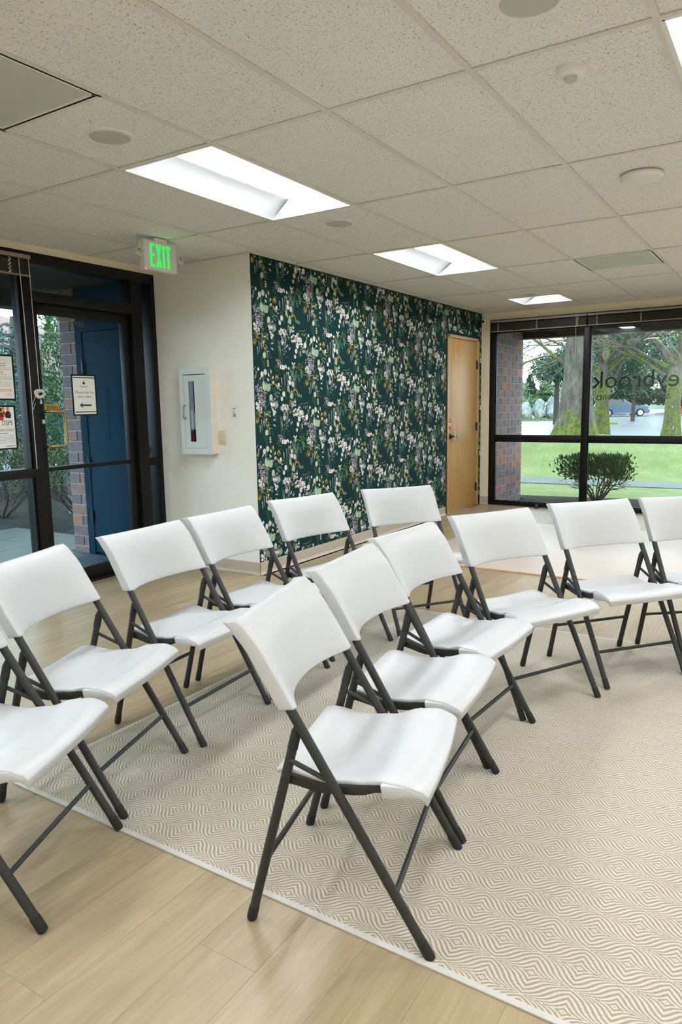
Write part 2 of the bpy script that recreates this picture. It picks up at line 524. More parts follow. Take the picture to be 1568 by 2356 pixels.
# wall angle around the edge
for a, b in (((XW, YC, H), (XW+0.02, YF, H+0.004)), ((XL, YC-0.02, H), (XW, YC, H+0.004)), ((XL, YB, H), (XL+0.02, YC-0.02, H+0.004)), ((XW, YF-0.02, H), (XR, YF, H+0.004))):
    obox('wall_angle', a, b, TBAR, cl)

# ------------------------------------------------------------------ troffers
LENS = emit('lit_lens', (0.91, 0.967, 1.025, 1), LAMP)
REFL = mat('white_reflector', (0.60, 0.61, 0.62), 0.5, 0.01)
def troffer(name, cx, cy, lx, ly, label, group):
    t = thing(name, label, 'light', (cx, cy, H), 0, group)
    ax, ay = lx/2-0.013, ly/2-0.013
    b = bmesh.new()      # thin flange
    for s in (-1, 1):
        box(b, (-ax, s*ay-0.008, -0.001), (ax, s*ay+0.008, 0.006)); box(b, (s*ax-0.008, -ay, -0.001), (s*ax+0.008, ay, 0.006))
    obj('flange', b, WHITE_METAL, t, smooth=0)
    lw, d = 0.105, 0.085
    for s in (-1, 1):   # curved side reflectors
        b = bmesh.new(); n = 8; top = []; bot = []
        for k in range(n+1):
            q = k/n
            xx = s*(ax+(lw-ax)*q); zz = 0.004+d*math.sin(q*PI/2)
            top.append([(xx, -ay, zz), (xx, ay, zz)]); bot.append([(xx, -ay, zz+0.004), (xx, ay, zz+0.004)])
        shell(b, top, bot); obj('reflector', b, REFL, t)
    for s in (-1, 1):   # sloping end plates
        b = bmesh.new()
        prism(b, [(-ax, s*ay, 0.004), (ax, s*ay, 0.004), (lw, s*(ay-0.07), d), (-lw, s*(ay-0.07), d)], (0, 0, 0.004)); obj('end_plate', b, REFL, t, smooth=0)
    b = bmesh.new(); top = []; bot = []   # bowed lens
    for k in range(9):
        q = -1+2*k/8
        zz = d-0.004-0.006*(1-q*q)
        top.append([(q*lw, -(ay-0.06), zz), (q*lw, ay-0.06, zz)]); bot.append([(q*lw, -(ay-0.06), d), (q*lw, ay-0.06, d)])
    shell(b, top, bot); obj('lens', b, LENS, t)
    return t
tl = {(-3, 0): 'lit recessed ceiling light between the glass door and the first row of chairs',
      (-3, 2): 'lit recessed ceiling light near the floral wallpaper, second of its row',
      (1, 0): 'recessed ceiling light beyond the smoke detector, cut off by the picture edge'}
for (j, i) in troffers:
    lab = tl.get((j, i), 'recessed ceiling light over the rest of the room, out of the picture')
    troffer('ceiling_light', (j+0.5)*TJ, (i+0.5)*TI, TJ, TI, lab, 'long recessed ceiling lights')
troffer('ceiling_light', -2.5*TJ, 4.75*TI, TJ, TI/2, 'short square ceiling light close to the window wall', 'long recessed ceiling lights')

# perforated vents
VENTM, nt, b_ = new_mat('perforated_vent_face')
vo = nt.nodes.new('ShaderNodeTexVoronoi'); vo.inputs['Scale'].default_value = 150; vo.inputs['Randomness'].default_value = 0.0
nt.links.new(coords(nt), vo.inputs['Vector'])
nt.links.new(ramp(nt, vo.outputs['Distance'], [(0.28, srgb(146, 152, 146)), (0.36, srgb(200, 203, 196))]), b_.inputs['Base Color'])
b_.inputs['Roughness'].default_value = 0.5
def vent(j, y0, label):
    t = thing('air_vent', label, 'vent', ((j+0.5)*TJ, y0+TI/4, H), 0, 'perforated ceiling vents')
    a = TJ/2-0.013
    b = bmesh.new()
    for s in (-1, 1):
        box(b, (-a, s*a-0.01, 0.0), (a, s*a+0.01, 0.008)); box(b, (s*a-0.01, -a, 0.0), (s*a+0.01, a, 0.008))
    obj('frame', b, WHITE_METAL, t, smooth=0)
    b = bmesh.new(); box(b, (-a, -a, 0.004), (a, a, 0.007)); obj('perforated_face', b, VENTM, t, smooth=0)
    b = bmesh.new()
    for k in range(3): 
        q = 0.10+0.06*k
        for s in (-1, 1):
            box(b, (-q, s*q-0.004, 0.012), (q, s*q+0.004, 0.03)); box(b, (s*q-0.004, -q, 0.012), (s*q+0.004, q, 0.03))
    obj('diffuser', b, mat('grey_diffuser', srgb(110, 112, 108)), t, smooth=0)
vent(-3, -TI, 'large perforated air vent in the ceiling near the storefront blind')
vent(-1, 3*TI, 'small perforated air vent in the ceiling toward the tall window')

# round ceiling speakers
def speaker(x, y, label):
    t = thing('ceiling_speaker', label, 'speaker', (x, y, H+0.007), 0, 'round ceiling speakers')
    b = bmesh.new(); lathe(b, [(0.085, 0.0), (0.088, -0.007), (0.104, -0.006), (0.106, 0.0), (0.106, 0.002), (0.085, 0.002)], 40); obj('rim', b, WHITE_METAL, t)
    b = bmesh.new(); lathe(b, [(0.0005, -0.0075), (0.05, -0.007), (0.087, -0.0045), (0.087, 0.001), (0.0005, 0.001)], 40); obj('grille', b, GREY_MESH, t)
speaker(-1.533, -0.303, 'round grey ceiling speaker between large vent and first light')
speaker(-1.535, 1.532, 'round grey ceiling speaker between the two long lit lights')
speaker(0.312, -0.315, 'round grey ceiling speaker closest above the camera')
speaker(-1.516, 5.33, 'round grey ceiling speaker beside the short square light')

t = thing('smoke_detector', 'white domed smoke detector on a ceiling tile', 'smoke detector', (0.30, 0.19, H+0.007))
b = bmesh.new(); lathe(b, [(0.0005, 0.0), (0.05, 0.0), (0.052, -0.018), (0.046, -0.028), (0.03, -0.032), (0.0005, -0.033)], 36); obj('body', b, WHITE_METAL, t)
b = bmesh.new(); lathe(b, [(0.0005, -0.032), (0.022, -0.031), (0.022, -0.042), (0.018, -0.046), (0.0005, -0.046)], 24); obj('sensor_cap', b, GREY_MESH, t)
t = thing('access_point', 'flat white round wireless unit on a ceiling tile', 'access point', (0.288, 1.60, H+0.007))
b = bmesh.new(); lathe(b, [(0.0005, 0.0), (0.085, 0.0), (0.104, -0.012), (0.106, -0.022), (0.096, -0.034), (0.06, -0.040), (0.0005, -0.041)], 40); obj('body', b, WHITE_METAL, t)
b = bmesh.new(); lathe(b, [(0.0005, 0.0), (0.092, 0.0), (0.092, -0.008), (0.0005, -0.008)], 40); obj('mounting_ring', b, GREY_MESH, t)

# ------------------------------------------------------------------ wallpaper print (flat, laid on the wall)
PV, PF, PC = [], [], []     # one repeat, in (h, v, layer)
def pcol(*c): return srgb(*c)
cWHITE, cPALE, cMAUVE, cOLIVE, cLIME, cGOLD = (214, 212, 206), (160, 188, 160), (148, 140, 148), (172, 154, 62), (150, 166, 62), (134, 104, 46)
cSAGE, cMID, cDARK, cCREAM, cGREY = (122, 152, 134), (74, 124, 92), (34, 74, 44), (206, 206, 178), (178, 186, 184)
def poly(pts, c, z):
    n = len(PV); w_ = random.uniform(0.90, 1.06); c = tuple(min(255, max(0, x*w_)) for x in c)
    PV.extend([(p[0], p[1], z) for p in pts]); PF.append(list(range(n, n+len(pts)))); PC.extend([srgb(*c)]*len(pts))
def leaf(x, y, ln, wd, ang, c, z=3, vein=False):
    ca, sa = math.cos(ang), math.sin(ang)
    sh = [(0, 0), (0.18, 0.36), (0.42, 0.5), (0.7, 0.36), (1, 0), (0.7, -0.36), (0.42, -0.5), (0.18, -0.36)]
    poly([(x+(a*ln)*ca-(b*wd)*sa, y+(a*ln)*sa+(b*wd)*ca) for a, b in sh], c, z)
    if vein: stroke([(x, y), (x+ln*0.9*ca, y+ln*0.9*sa)], 0.0016, tuple(k*0.75 for k in c), z+0.5)
def disc(x, y, r, c, z=3, n=6, sq=1.0):
    a0 = random.random()*6
    poly([(x+r*math.cos(a0+2*PI*k/n), y+r*sq*math.sin(a0+2*PI*k/n)) for k in range(n)], c, z)
def stroke(pts, w, c, z=2):
    for (a, b), (d, e) in zip(pts, pts[1:]):
        l = math.hypot(d-a, e-b) or 1; nx, ny = -(e-b)/l*w/2, (d-a)/l*w/2
        poly([(a+nx, b+ny), (d+nx, e+ny), (d-nx, e-ny), (a-nx, b-ny)], c, z)
def U(X, Y): return ((X-660)/1080.0, -(Y-420)/2000.0)   # motif coordinates
def flower(X, Y, r, c=cWHITE, n=4):
    x, y = U(X, Y)
    for k in range(n):
        a = 2*PI*k/n+random.random()*0.5; disc(x+r*0.55*math.cos(a), y+r*0.55*math.sin(a), r*0.55, c, 4)
    disc(x, y, r*0.2, cOLIVE, 5, 5)
def puff(X, Y, r, c=cWHITE):
    x, y = U(X, Y); disc(x, y, r, c, 4, 9, 1.15)
    for k in range(5): disc(x+random.uniform(-.6, .6)*r, y+random.uniform(-.6, .6)*r, r*0.18, cGREY, 5, 5)
def lily(X, Y, s, d):
    x, y = U(X, Y)
    for a in (-0.75, -0.35, 0.0, 0.35, 0.75): leaf(x, y-d*s*0.4, s*(1.15-abs(a)*0.5), s*0.34, d*PI/2+a, cOLIVE if abs(a) < 0.5 else (176, 158, 70), 3)
    disc(x, y, s*0.1, cGOLD, 4, 5)
def cluster(X, Y, w, h, n, c, taper=1.0, r=0.0055):
    x, y = U(X, Y)
    for k in range(n):
        q = random.random(); yy = y+h/2-q*h; ww = w*(1-taper*q)+0.004
        disc(x+random.uniform(-.5, .5)*ww, yy, r*random.uniform(.7, 1.3), c, 3.2+random.random()*0.6, 6)
def chain(X, Y, ln, c=cGREY, n=14):
    x, y = U(X, Y); stroke([(x, y), (x+0.004, y-ln)], 0.0012, cSAGE, 2)
    for k in range(n):
        q = k/n; leaf(x+0.004*q, y-ln*q, 0.012*(1.1-q*0.6), 0.005, -PI/2+(0.6 if k % 2 else -0.6), c, 2.5)
def spray(X, Y, s, c, n=6, ang=-PI/2):
    x, y = U(X, Y); ex, ey = x+s*math.cos(ang), y+s*math.sin(ang)
    stroke([(x, y), (ex, ey)], 0.0014, c, 1.5)
    for k in range(n):
        q = (k//2+0.5)/(n/2)
        leaf(x+(ex-x)*q, y+(ey-y)*q, s*0.42, s*0.14, ang+(0.7 if k % 2 else -0.7), c, 2)
    leaf(ex, ey, s*0.35, s*0.12, ang, c, 2)
def dots(X, Y, w, n, c, r=0.004):
    x, y = U(X, Y)
    for k in range(n): disc(x+random.gauss(0, w/2.2), y+random.gauss(0, w/2.2), r*random.uniform(.6, 1.2), c, 2.6, 5)
def branch(pts, w=0.006, c=cGOLD): stroke([U(*p) for p in pts], w, c, 1.8)
def fern(X, Y, s, ang):
    x, y = U(X, Y)
    for k in range(9):
        q = k/9; bx, by = x+s*q*math.cos(ang), y+s*q*math.sin(ang)
        for d in (-1, 1): leaf(bx, by, s*0.35*(1-q*0.6), 0.007, ang+d*0.9, cDARK, 0.5)
random.seed(11)
for X, Y, a in ((560, 300, -1.2), (420, 520, 2.2), (760, 690, -1.4), (900, 400, -1.2), (480, 1000, 1.0), (620, 1150, -1.3), (860, 1080, -1.2), (980, 700, 0.4), (330, 760, -1.5), (700, 120, -1.2), (560, 720, 0.4), (380, 100, -0.8), (950, 940, -2.0), (820, 560, 2.4), (330, 1130, 1.6)):
    fern(X, Y, 0.11, a)
# paired pale leaves with a bud
x, y = U(655, 480)
leaf(x-0.012, y, 0.085, 0.052, 1.85, cPALE, 4, True); leaf(x+0.004, y+0.002, 0.078, 0.066, 0.85, cPALE, 4.2, True); leaf(x, y, 0.03, 0.018, -1.4, (120, 88, 30), 4)
branch([(720, 390), (745, 360), (790, 362), (830, 400), (880, 395)], 0.008, (158, 128, 48)); branch([(830, 400), (850, 470)], 0.005, cPALE)
for X, Y, ang in ((700, 250, 1.9), (745, 290, 1.0), (700, 320, 2.4), (740, 345, 0.3), (730, 200, 1.6)): leaf(*U(X, Y), 0.035, 0.017, ang, cCREAM, 3)
leaf(*U(1030, 610), 0.075, 0.045, 1.75, cPALE, 4, True)
puff(605, 215, 0.020); puff(650, 180, 0.021); branch([(640, 190), (640, 300)], 0.002, cSAGE)
puff(380, 330, 0.021); puff(358, 420, 0.018); puff(720, 575, 0.021, cCREAM); branch([(700, 600), (690, 690), (640, 735), (600, 715)], 0.003, cMID)
flower(735, 700, 0.027, n=3); puff(735, 755, 0.012); flower(757, 822, 0.026, n=3); puff(905, 522, 0.020); puff(876, 600, 0.017); puff(500, 310, 0.022)
puff(1000, 335, 0.018); puff(1045, 355, 0.021); puff(645, 1138, 0.021, cCREAM); flower(525, 710, 0.03)
for X, Y, s, d in ((810, 270, 0.046, 1), (520, 930, 0.048, -1), (660, 1000, 0.044, -1), (1095, 500, 0.046, 1), (320, 1090, 0.046, 1), (985, 320, 0.03, 1)): lily(X, Y, s, d)
cluster(590, 590, 0.095, 0.13, 75, cMAUVE, -0.0, 0.0055); cluster(560, 520, 0.05, 0.09, 22, (170, 164, 170), 0.2)
cluster(910, 740, 0.10, 0.05, 34, cWHITE, 0.2, 0.0075); cluster(925, 830, 0.09, 0.12, 55, cMAUVE, 0.5); cluster(905, 900, 0.03, 0.08, 14, cWHITE, 0.8, 0.007)
for k in range(2): chain(850+20*k, 880+20*k, 0.11, cSAGE)
flower(1070, 830, 0.034, n=5); cluster(1170, 880, 0.07, 0.07, 22, cWHITE, 0.0, 0.0075); cluster(1140, 920, 0.08, 0.05, 22, cMAUVE)
cluster(380, 190, 0.05, 0.06, 20, cWHITE, 0, 0.0075); cluster(420, 245, 0.04, 0.06, 14, cWHITE, 0.2, 0.007); cluster(350, 230, 0.07, 0.04, 18, cMAUVE)
cluster(910, 90, 0.085, 0.036, 34, cWHITE, 0, 0.0075); cluster(845, 20, 0.09, 0.06, 34, cMAUVE)
for X, Y, l in ((925, 200, 0.10), (960, 210, 0.14), (580, 920, 0.09), (610, 940, 0.05), (1020, 660, 0.06), (985, 150, 0.05), (880, 250, 0.06), (555, 1010, 0.06)): chain(X, Y, l)
for X, Y, s, c, a in ((1130, 180, 0.055, cMID, -1.3), (1100, 190, 0.05, cMID, -1.9), (1040, 160, 0.06, cSAGE, -1.2), (1050, 30, 0.06, cMID, -1.5), (420, 700, 0.055, cMID, -1.4), (360, 720, 0.05, cMID, -1.8), (1190, 560, 0.06, cSAGE, 3.0), (540, 160, 0.045, cSAGE, -2.0), (690, 1190, 0.05, cCREAM, -1.5), (800, 640, 0.04, cCREAM, -1.4), (420, 400, 0.04, cCREAM, -1.4), (840, 440, 0.045, cGREY, 2.6)): spray(X, Y, s, c, 6, a)
for X, Y, w, n, c in ((1190, 110, 0.05, 16, cLIME), (415, 650, 0.05, 16, cLIME), (660, 830, 0.06, 16, cLIME), (815, 110, 0.05, 15, cLIME), (820, 510, 0.05, 16, cWHITE), (490, 140, 0.04, 10, cWHITE), (590, 740, 0.05, 10, cCREAM), (700, 1080, 0.04, 9, cGREY), (960, 1010, 0.05, 16, cWHITE), (1000, 560, 0.04, 9, cGREY), (760, 940, 0.05, 8, cSAGE), (650, 340, 0.03, 8, cWHITE), (1060, 420, 0.04, 9, cGREY)): dots(X, Y, w, n, c)
for X, Y, a in ((740, 945, 0.1), (740, 1010, -0.5), (990, 790, 2.4), (960, 985, 0.8), (1000, 1030, 0.9), (570, 300, 0.8)): leaf(*U(X, Y), 0.04, 0.014, a, cGREY, 3)
branch([(930, 690), (975, 720), (1000, 680), (1040, 645), (1080, 640)]); branch([(1160, 680), (1220, 690), (1280, 655)])
branch([(445, 800), (510, 815), (560, 760)]); branch([(510, 815), (560, 850), (620, 915)]); branch([(1005, 120), (1040, 80), (1090, 65), (1150, 110)]); branch([(470, 340), (500, 400), (545, 440)])
random.seed(17)
for k in range(46):   # small filler sprigs, leaves and blossoms
    X, Y = random.uniform(285, 1035), random.uniform(0, 1220); q = k % 6
    if q == 0: spray(X, Y, random.uniform(0.035, 0.06), cMID, 6, random.uniform(-2.4, -0.7))
    elif q == 1: spray(X, Y, random.uniform(0.03, 0.05), cSAGE, 6, random.uniform(-2.4, -0.7))
    elif q == 2: puff(X, Y, random.uniform(0.010, 0.017))
    elif q == 3: lily(X, Y, random.uniform(0.02, 0.03), random.choice((-1, 1)))
    elif q == 4: cluster(X, Y, 0.05, 0.05, 16, random.choice((cMAUVE, cWHITE, cGREY)), 0.2, 0.006)
    else:
        for m_ in range(4): leaf(*U(X, Y), random.uniform(0.03, 0.045), 0.015, random.uniform(0, 6.28), random.choice((cPALE, cCREAM, cSAGE)), 3)
random.seed(5)
verts, faces, cols = [], [], []
DH, DV = 0.695, 0.61
for c in range(-1, 8):
    for r_ in range(-1, 6):
        oy, oz = 2.016+c*DH, 0.285+r_*DV+(DV/2 if c % 2 else 0.0)
        for f in PF:
            ps = [(oy+PV[k][0], oz+PV[k][1], PV[k][2]) for k in f]
            if any(p[0] < YC+0.001 or p[0] > YF-0.002 or p[1] < 0.10 or p[1] > H-0.004 for p in ps): continue
            if any(DY0-0.035 < p[0] < DY1+0.035 and p[1] < DZ+0.035 for p in ps): continue
            n = len(verts)
            verts.extend([(XW+0.0004+p[2]*0.00025, p[0], p[1]) for p in ps]); faces.append(list(range(n, n+len(ps)))); cols.extend([PC[k] for k in f])
me = bpy.data.meshes.new('print'); me.from_pydata(verts, [], faces)
ca = me.color_attributes.new('Col', 'FLOAT_COLOR', 'POINT')
ca.data.foreach_set('color', [x for c in cols for x in c])
PRINT, nt, b_ = new_mat('wallpaper_inks')
vc = nt.nodes.new('ShaderNodeVertexColor'); vc.layer_name = 'Col'
nt.links.new(vc.outputs[0], b_.inputs['Base Color']); b_.inputs['Roughness'].default_value = 0.75
pr = obj('floral_print', me, PRINT, wall_wp); pr['kind'] = 'stuff'

# ------------------------------------------------------------------ oak door
t = thing('door_1', 'honey oak slab door with black hinges and lever in the wallpaper wall', 'door', (XW, (DY0+DY1)/2, 0), 0, kind='structure')
hw = (DY1-DY0)/2
b = bmesh.new()
for s in (-1, 1): box(b, (-0.13, s*hw-0.035 if s > 0 else -hw-0.005, 0), (0.012, hw+0.005 if s > 0 else -hw+0.035, DZ+0.005))
box(b, (-0.13, -hw, DZ-0.03), (0.012, hw, DZ+0.005)); obj('door_frame', b, OAK, t, bevel=0.003)
lf = obox('door_leaf', (-0.05, -hw+0.037, 0.008), (-0.006, hw-0.037, DZ-0.033), OAK, t, 0.002)
for z in (0.25, 1.05, 1.85):
    b = bmesh.new(); box(b, (-0.006, hw-0.06, z-0.055), (-0.001, hw-0.032, z+0.055)); tube(b, [(0.004, hw-0.038, z-0.055), (0.004, hw-0.038, z+0.055)], 0.007, 10); obj('hinge', b, BLACK_METAL, lf)
hz, hy = 0.955, -hw+0.10
b = bmesh.new(); lathe(b, [(0.0005, 0), (0.032, 0), (0.032, 0.01), (0.012, 0.014), (0.012, 0.045), (0.0005, 0.045)], 20, 'x', (-0.006, hy, hz)); tube(b, [(0.034, hy, hz), (0.036, hy+0.05, hz), (0.033, hy+0.11, hz-0.006)], [0.011, 0.010, 0.008], 10)
obj('lever_handle', b, BLACK_METAL, lf)
b = bmesh.new(); box(b, (0.02, hy+0.02, hz-0.06), (0.05, hy+0.055, hz+0.06)); obj('handle_cover', b, WHITE_PLASTIC, lf, bevel=0.01)
st = obox('heart_sticker', (-0.006, hy-0.055, hz+0.085), (-0.0045, hy+0.02, hz+0.215), INK_RED, lf)
b = bmesh.new(); hc = (hy-0.0175, hz+0.145)
hp = [(-0.0035, hc[0]+0.023*1.05*(math.sin(a)**3), hc[1]+0.0017*(13*math.cos(a)-5*math.cos(2*a)-2*math.cos(3*a)-math.cos(4*a))) for a in [2*PI*k/24 for k in range(24)]]
prism(b, hp, (0.0008, 0, 0)); obj('heart_mark', b, WHITE_PAPER, st, smooth=0)
b = bmesh.new(); prism(b, [(-0.0026, hc[0]+0.004, hc[1]+0.014), (-0.0026, hc[0]-0.006, hc[1]-0.002), (-0.0026, hc[0]+0.0, hc[1]-0.002), (-0.0026, hc[0]-0.004, hc[1]-0.016), (-0.0026, hc[0]+0.007, hc[1]+0.002), (-0.0026, hc[0]+0.001, hc[1]+0.002)], (0.0008, 0, 0)); obj('bolt_mark', b, INK_RED, st, smooth=0)
text('sticker_text', 'AED', 0.022, WHITE_PAPER, st, (-0.0044, hc[0], hz+0.188), (0, 1, 0), (0, 0, 1))

# ------------------------------------------------------------------ tall window
t = thing('window_1', 'tall black-framed window wall onto the lawn and car park', 'window', (0, YF, 0), 0, kind='structure')
mull = [-2.43+0.035, -1.19, 0.03, 1.25, 2.47, 3.69, 4.865]
FD0, FD1, GY = -0.005, 0.095, 0.045
for k, mx in enumerate(mull): obox('mullion', (mx-0.035, FD0, 0.0), (mx+0.035, FD1, WT), BLACK_FRAME, t, 0.002)
for k in range(len(mull)-1):
    a, b2 = mull[k]+0.035, mull[k+1]-0.035
    obox('sill_rail', (a, FD0, 0.0), (b2, FD1, 0.05), BLACK_FRAME, t, 0.002)
    obox('middle_rail', (a, FD0, 0.853), (b2, FD1, 0.922), BLACK_FRAME, t, 0.002)
    obox('head_rail', (a, FD0, 2.26), (b2, FD1, WT), BLACK_FRAME, t, 0.002)
    obox('pane', (a-0.01, GY, 0.04), (b2+0.01, GY+0.006, 0.863), GLASS, t)
    obox('pane', (a-0.01, GY, 0.912), (b2+0.01, GY+0.006, 2.27), GLASS, t)
    for z0, z1 in ((0.05, 0.853), (0.922, 2.26)):   # glazing beads
        bm = bmesh.new()
        box(bm, (a, 0.02, z0), (a+0.012, 0.044, z1)); box(bm, (b2-0.012, 0.02, z0), (b2, 0.044, z1)); box(bm, (a, 0.02, z0), (b2, 0.044, z0+0.012)); box(bm, (a, 0.02, z1-0.012), (b2, 0.044, z1))
        obj('glazing_bead', bm, BLACK_FRAME, t, smooth=0)
DECAL = mat('grey_vinyl_lettering', srgb(64, 66, 64), 0.6)
lt = thing('window_lettering', 'dark vinyl lettering applied backwards on the tall window pane', 'lettering', (0, YF+GY+0.0075, 0))
text('shop_name', 'honeybrook', 0.29, DECAL, lt, (-0.405, 0, 1.512), (-1, 0, 0), (0, 0, 1), 'CENTER', width=1.43)
text('tag_line', 'a place for parents', 0.125, DECAL, lt, (-0.66, 0, 1.366), (-1, 0, 0), (0, 0, 1), 'CENTER', width=0.84)
text('small_word', 'THE', 0.06, DECAL, lt, (-0.21, 0, 1.735), (-1, 0, 0), (0, 0, 1), 'CENTER')

def blind(name, label, p, q, zt, nrm, cord_at, group):
    """raised slat blind between points p and q (2-D), hanging on the side nrm"""
    p, q = Vector((*p, 0)), Vector((*q, 0)); d = (q-p); L = d.length; d.normalize(); n = Vector((*nrm, 0))
    t = thing(name, label, 'blind', (p+q)/2+Vector((0, 0, zt)), 0, group)
    def bb(nm, s0, s1, n0, n1, z0, z1, m, par=t):
        bm = bmesh.new(); c = [d*s+n*k+Vector((0, 0, z)) for s in (s0-L/2, s1-L/2) for k in (n0, n1) for z in (z0, z1)]
        vs = [bm.verts.new(v) for v in c]
        for f in ((0, 1, 3, 2), (4, 6, 7, 5), (0, 4, 5, 1), (2, 3, 7, 6), (0, 2, 6, 4), (1, 5, 7, 3)): bm.faces.new([vs[k] for k in f])
        return obj(nm, bm, m, par, smooth=0)
    bb('headrail', 0, L, 0.0, 0.04, -0.026, 0.0, mat('taupe_blind_rail', srgb(138, 130, 122), 0.45))
    bm = bmesh.new()
    for k in range(18):
        z = -0.041-k*0.0052
        w0 = n*0.006; w1 = n*0.034
        prism(bm, [-d*(L/2-0.004)+w0+Vector((0, 0, z)), -d*(L/2-0.004)+w1+Vector((0, 0, z)), -d*(L/2-0.004)+w1+Vector((0, 0, z-0.0016)), -d*(L/2-0.004)+w0+Vector((0, 0, z-0.0016))], d*(L-0.008))
    st = obj('slat_stack', bm, mat('dark_brown_slat', srgb(78, 70, 64), 0.5), t, smooth=0); st['kind'] = 'stuff'
    bb('bottom_rail', 0, L, 0.006, 0.034, -0.144, -0.134, mat('taupe_blind_rail', srgb(138, 130, 122), 0.45))
    for s in (0.09, 0.5, 0.91):
        bm = bmesh.new()
        pts = [d*(s-0.5)*L+n*0.0365+Vector((0, 0, -0.034))]
        for k in range(1, 9): pts.append(d*((s-0.5)*L+(0.010 if k % 2 else -0.008))+n*0.037+Vector((0, 0, -0.034-k*0.0125)))
        tube(bm, pts, 0.0045, 5); obj('ladder_cord', bm, CORD, t)
    for s in cord_at:
        bm = bmesh.new(); tube(bm, [d*(s-0.5)*L+n*0.044+Vector((0, 0, -0.02)), d*(s-0.5)*L+n*0.045+Vector((0, 0, -0.75))], 0.0018, 5); obj('pull_cord', bm, CORD, t)
    return t
for k, lab in enumerate(('raised brown slat blind over the pane beside the brick pier', 'raised brown slat blind over the lettered window pane', 'raised brown slat blind over the next window bay, out of the picture')):
    bl = blind('window_blind', lab, (mull[k]+(0.0 if k else -0.03)+0.006, YF-0.008), (mull[k+1]-0.006, YF-0.008), WT-0.015, (0, -1), (0.90,), 'raised slat blinds')
    if k == 0:
        bm = bmesh.new(); tube(bm, [(-0.615, -0.045, -0.02), (-0.625, -0.047, -0.95)], 0.004, 6); obj('tilt_wand', bm, CORD, bl)

# ------------------------------------------------------------------ storefront with glass door
t = thing('window_2', 'black aluminium storefront framing around the glass door', 'window', (XL, 0, 0), 0, kind='structure')
D0, D1, GX = -0.115, 0.006, -0.055
def sf(nm, y0, y1, z0, z1, m=BLACK_FRAME, x0=D0, x1=D1, par=t, bev=0.002): return obox(nm, (x0, y0, z0), (x1, y1, z1), m, par, bev)
sf('header', -4.95, 1.865, 2.385, ST)
posts = [(-4.95, -4.85), (-3.7, -3.63), (-2.45, -2.38), (-1.2, -1.13), (0.62, 0.695), (1.605, 1.715), (1.82, 1.865)]
for a, b2 in posts: sf('post', a, b2, 0, 2.385)
for (a, b2), (c, d) in zip(posts[:5], posts[1:5]):
    sf('sill_rail', b2, c, 0, 0.07); sf('middle_rail', b2, c, 0.872, 0.936)
    sf('pane', b2-0.01, c+0.01, 0.06, 0.88, GLASS_T, GX, GX+0.006, bev=0); sf('pane', b2-0.01, c+0.01, 0.93, 2.39, GLASS_T, GX, GX+0.006, bev=0)
    bm = bmesh.new()
    for z0, z1 in ((0.07, 0.872), (0.936, 2.385)):
        box(bm, (GX+0.006, b2, z0), (D1-0.02, b2+0.014, z1)); box(bm, (GX+0.006, c-0.014, z0), (D1-0.02, c, z1))
    obj('glazing_bead', bm, BLACK_FRAME, t, smooth=0)
sf('transom_bar', 0.695, 1.605, 2.12, 2.195)
sf('pane', 0.69, 1.61, 2.19, 2.39, GLASS_T, GX, GX+0.006, bev=0)
sf('sill_rail', 1.715, 1.82, 0, 0.07); sf('middle_rail', 1.715, 1.82, 0.875, 0.935)
sf('pane', 1.71, 1.825, 0.06, 0.88, GLASS_T, GX, GX+0.006, bev=0); sf('pane', 1.71, 1.825, 0.93, 2.39, GLASS_T, GX, GX+0.006, bev=0)
sf('threshold', 0.695, 1.605, 0.0, 0.018)
dr = thing('door_2', 'black-framed glass entrance door with brass pull handle', 'door', (XL, 0, 0), 0, kind='structure')
def df(nm, y0, y1, z0, z1, m=BLACK_FRAME, x0=-0.085, x1=-0.03, par=dr, bev=0.002): return obox(nm, (x0, y0, z0), (x1, y1, z1), m, par, bev)
df('stile', 0.70, 0.757, 0.02, 2.115); df('stile', 1.54, 1.60, 0.02, 2.115)
df('top_rail', 0.757, 1.54, 2.045, 2.115); df('bottom_rail', 0.757, 1.54, 0.02, 0.12); df('push_rail', 0.757, 1.54, 0.903, 0.932)
df('pane', 0.75, 1.55, 0.11, 0.91, GLASS_T, -0.058, -0.052, bev=0); df('pane', 0.75, 1.55, 0.925, 2.05, GLASS_T, -0.058, -0.052, bev=0)
bm = bmesh.new(); cy = []
tube(bm, [(-0.035, 0.735, 1.345), (0.03, 0.735, 1.345), (0.045, 0.75, 1.345), (0.045, 0.85, 1.345), (0.045, 0.868, 1.335), (0.045, 0.875, 1.315), (0.045, 0.875, 1.12), (0.045, 0.868, 1.10), (0.045, 0.85, 1.09), (0.045, 0.75, 1.09), (0.03, 0.735, 1.09), (-0.035, 0.735, 1.09)], 0.0115, 12)
obj('pull_handle', bm, BRASS, dr)
bm = bmesh.new(); box(bm, (-0.03, 0.722, 1.255), (-0.012, 0.745, 1.285)); obj('thumb_latch', bm, WHITE_PLASTIC, dr, bevel=0.004)
df('closer_cover', 0.80, 1.12, 2.085, 2.112, BLACK_FRAME, -0.03, -0.02)
ps = df('push_sticker', 0.778, 0.897, 1.352, 1.398, mat('gold_sticker', srgb(176, 142, 48), 0.5), -0.0515, -0.0505, bev=0)
text('push_text', 'PUSH', 0.036, INK_BLACK, ps, (-0.0498, 0.838, 1.361), (0, 1, 0), (0, 0, 1))
text('door_number', '10415', 0.058, mat('gold_numerals', srgb(170, 112, 30), 0.5), dr, (-0.0595, 1.115, 1.985), (0, -1, 0), (0, 0, 1))

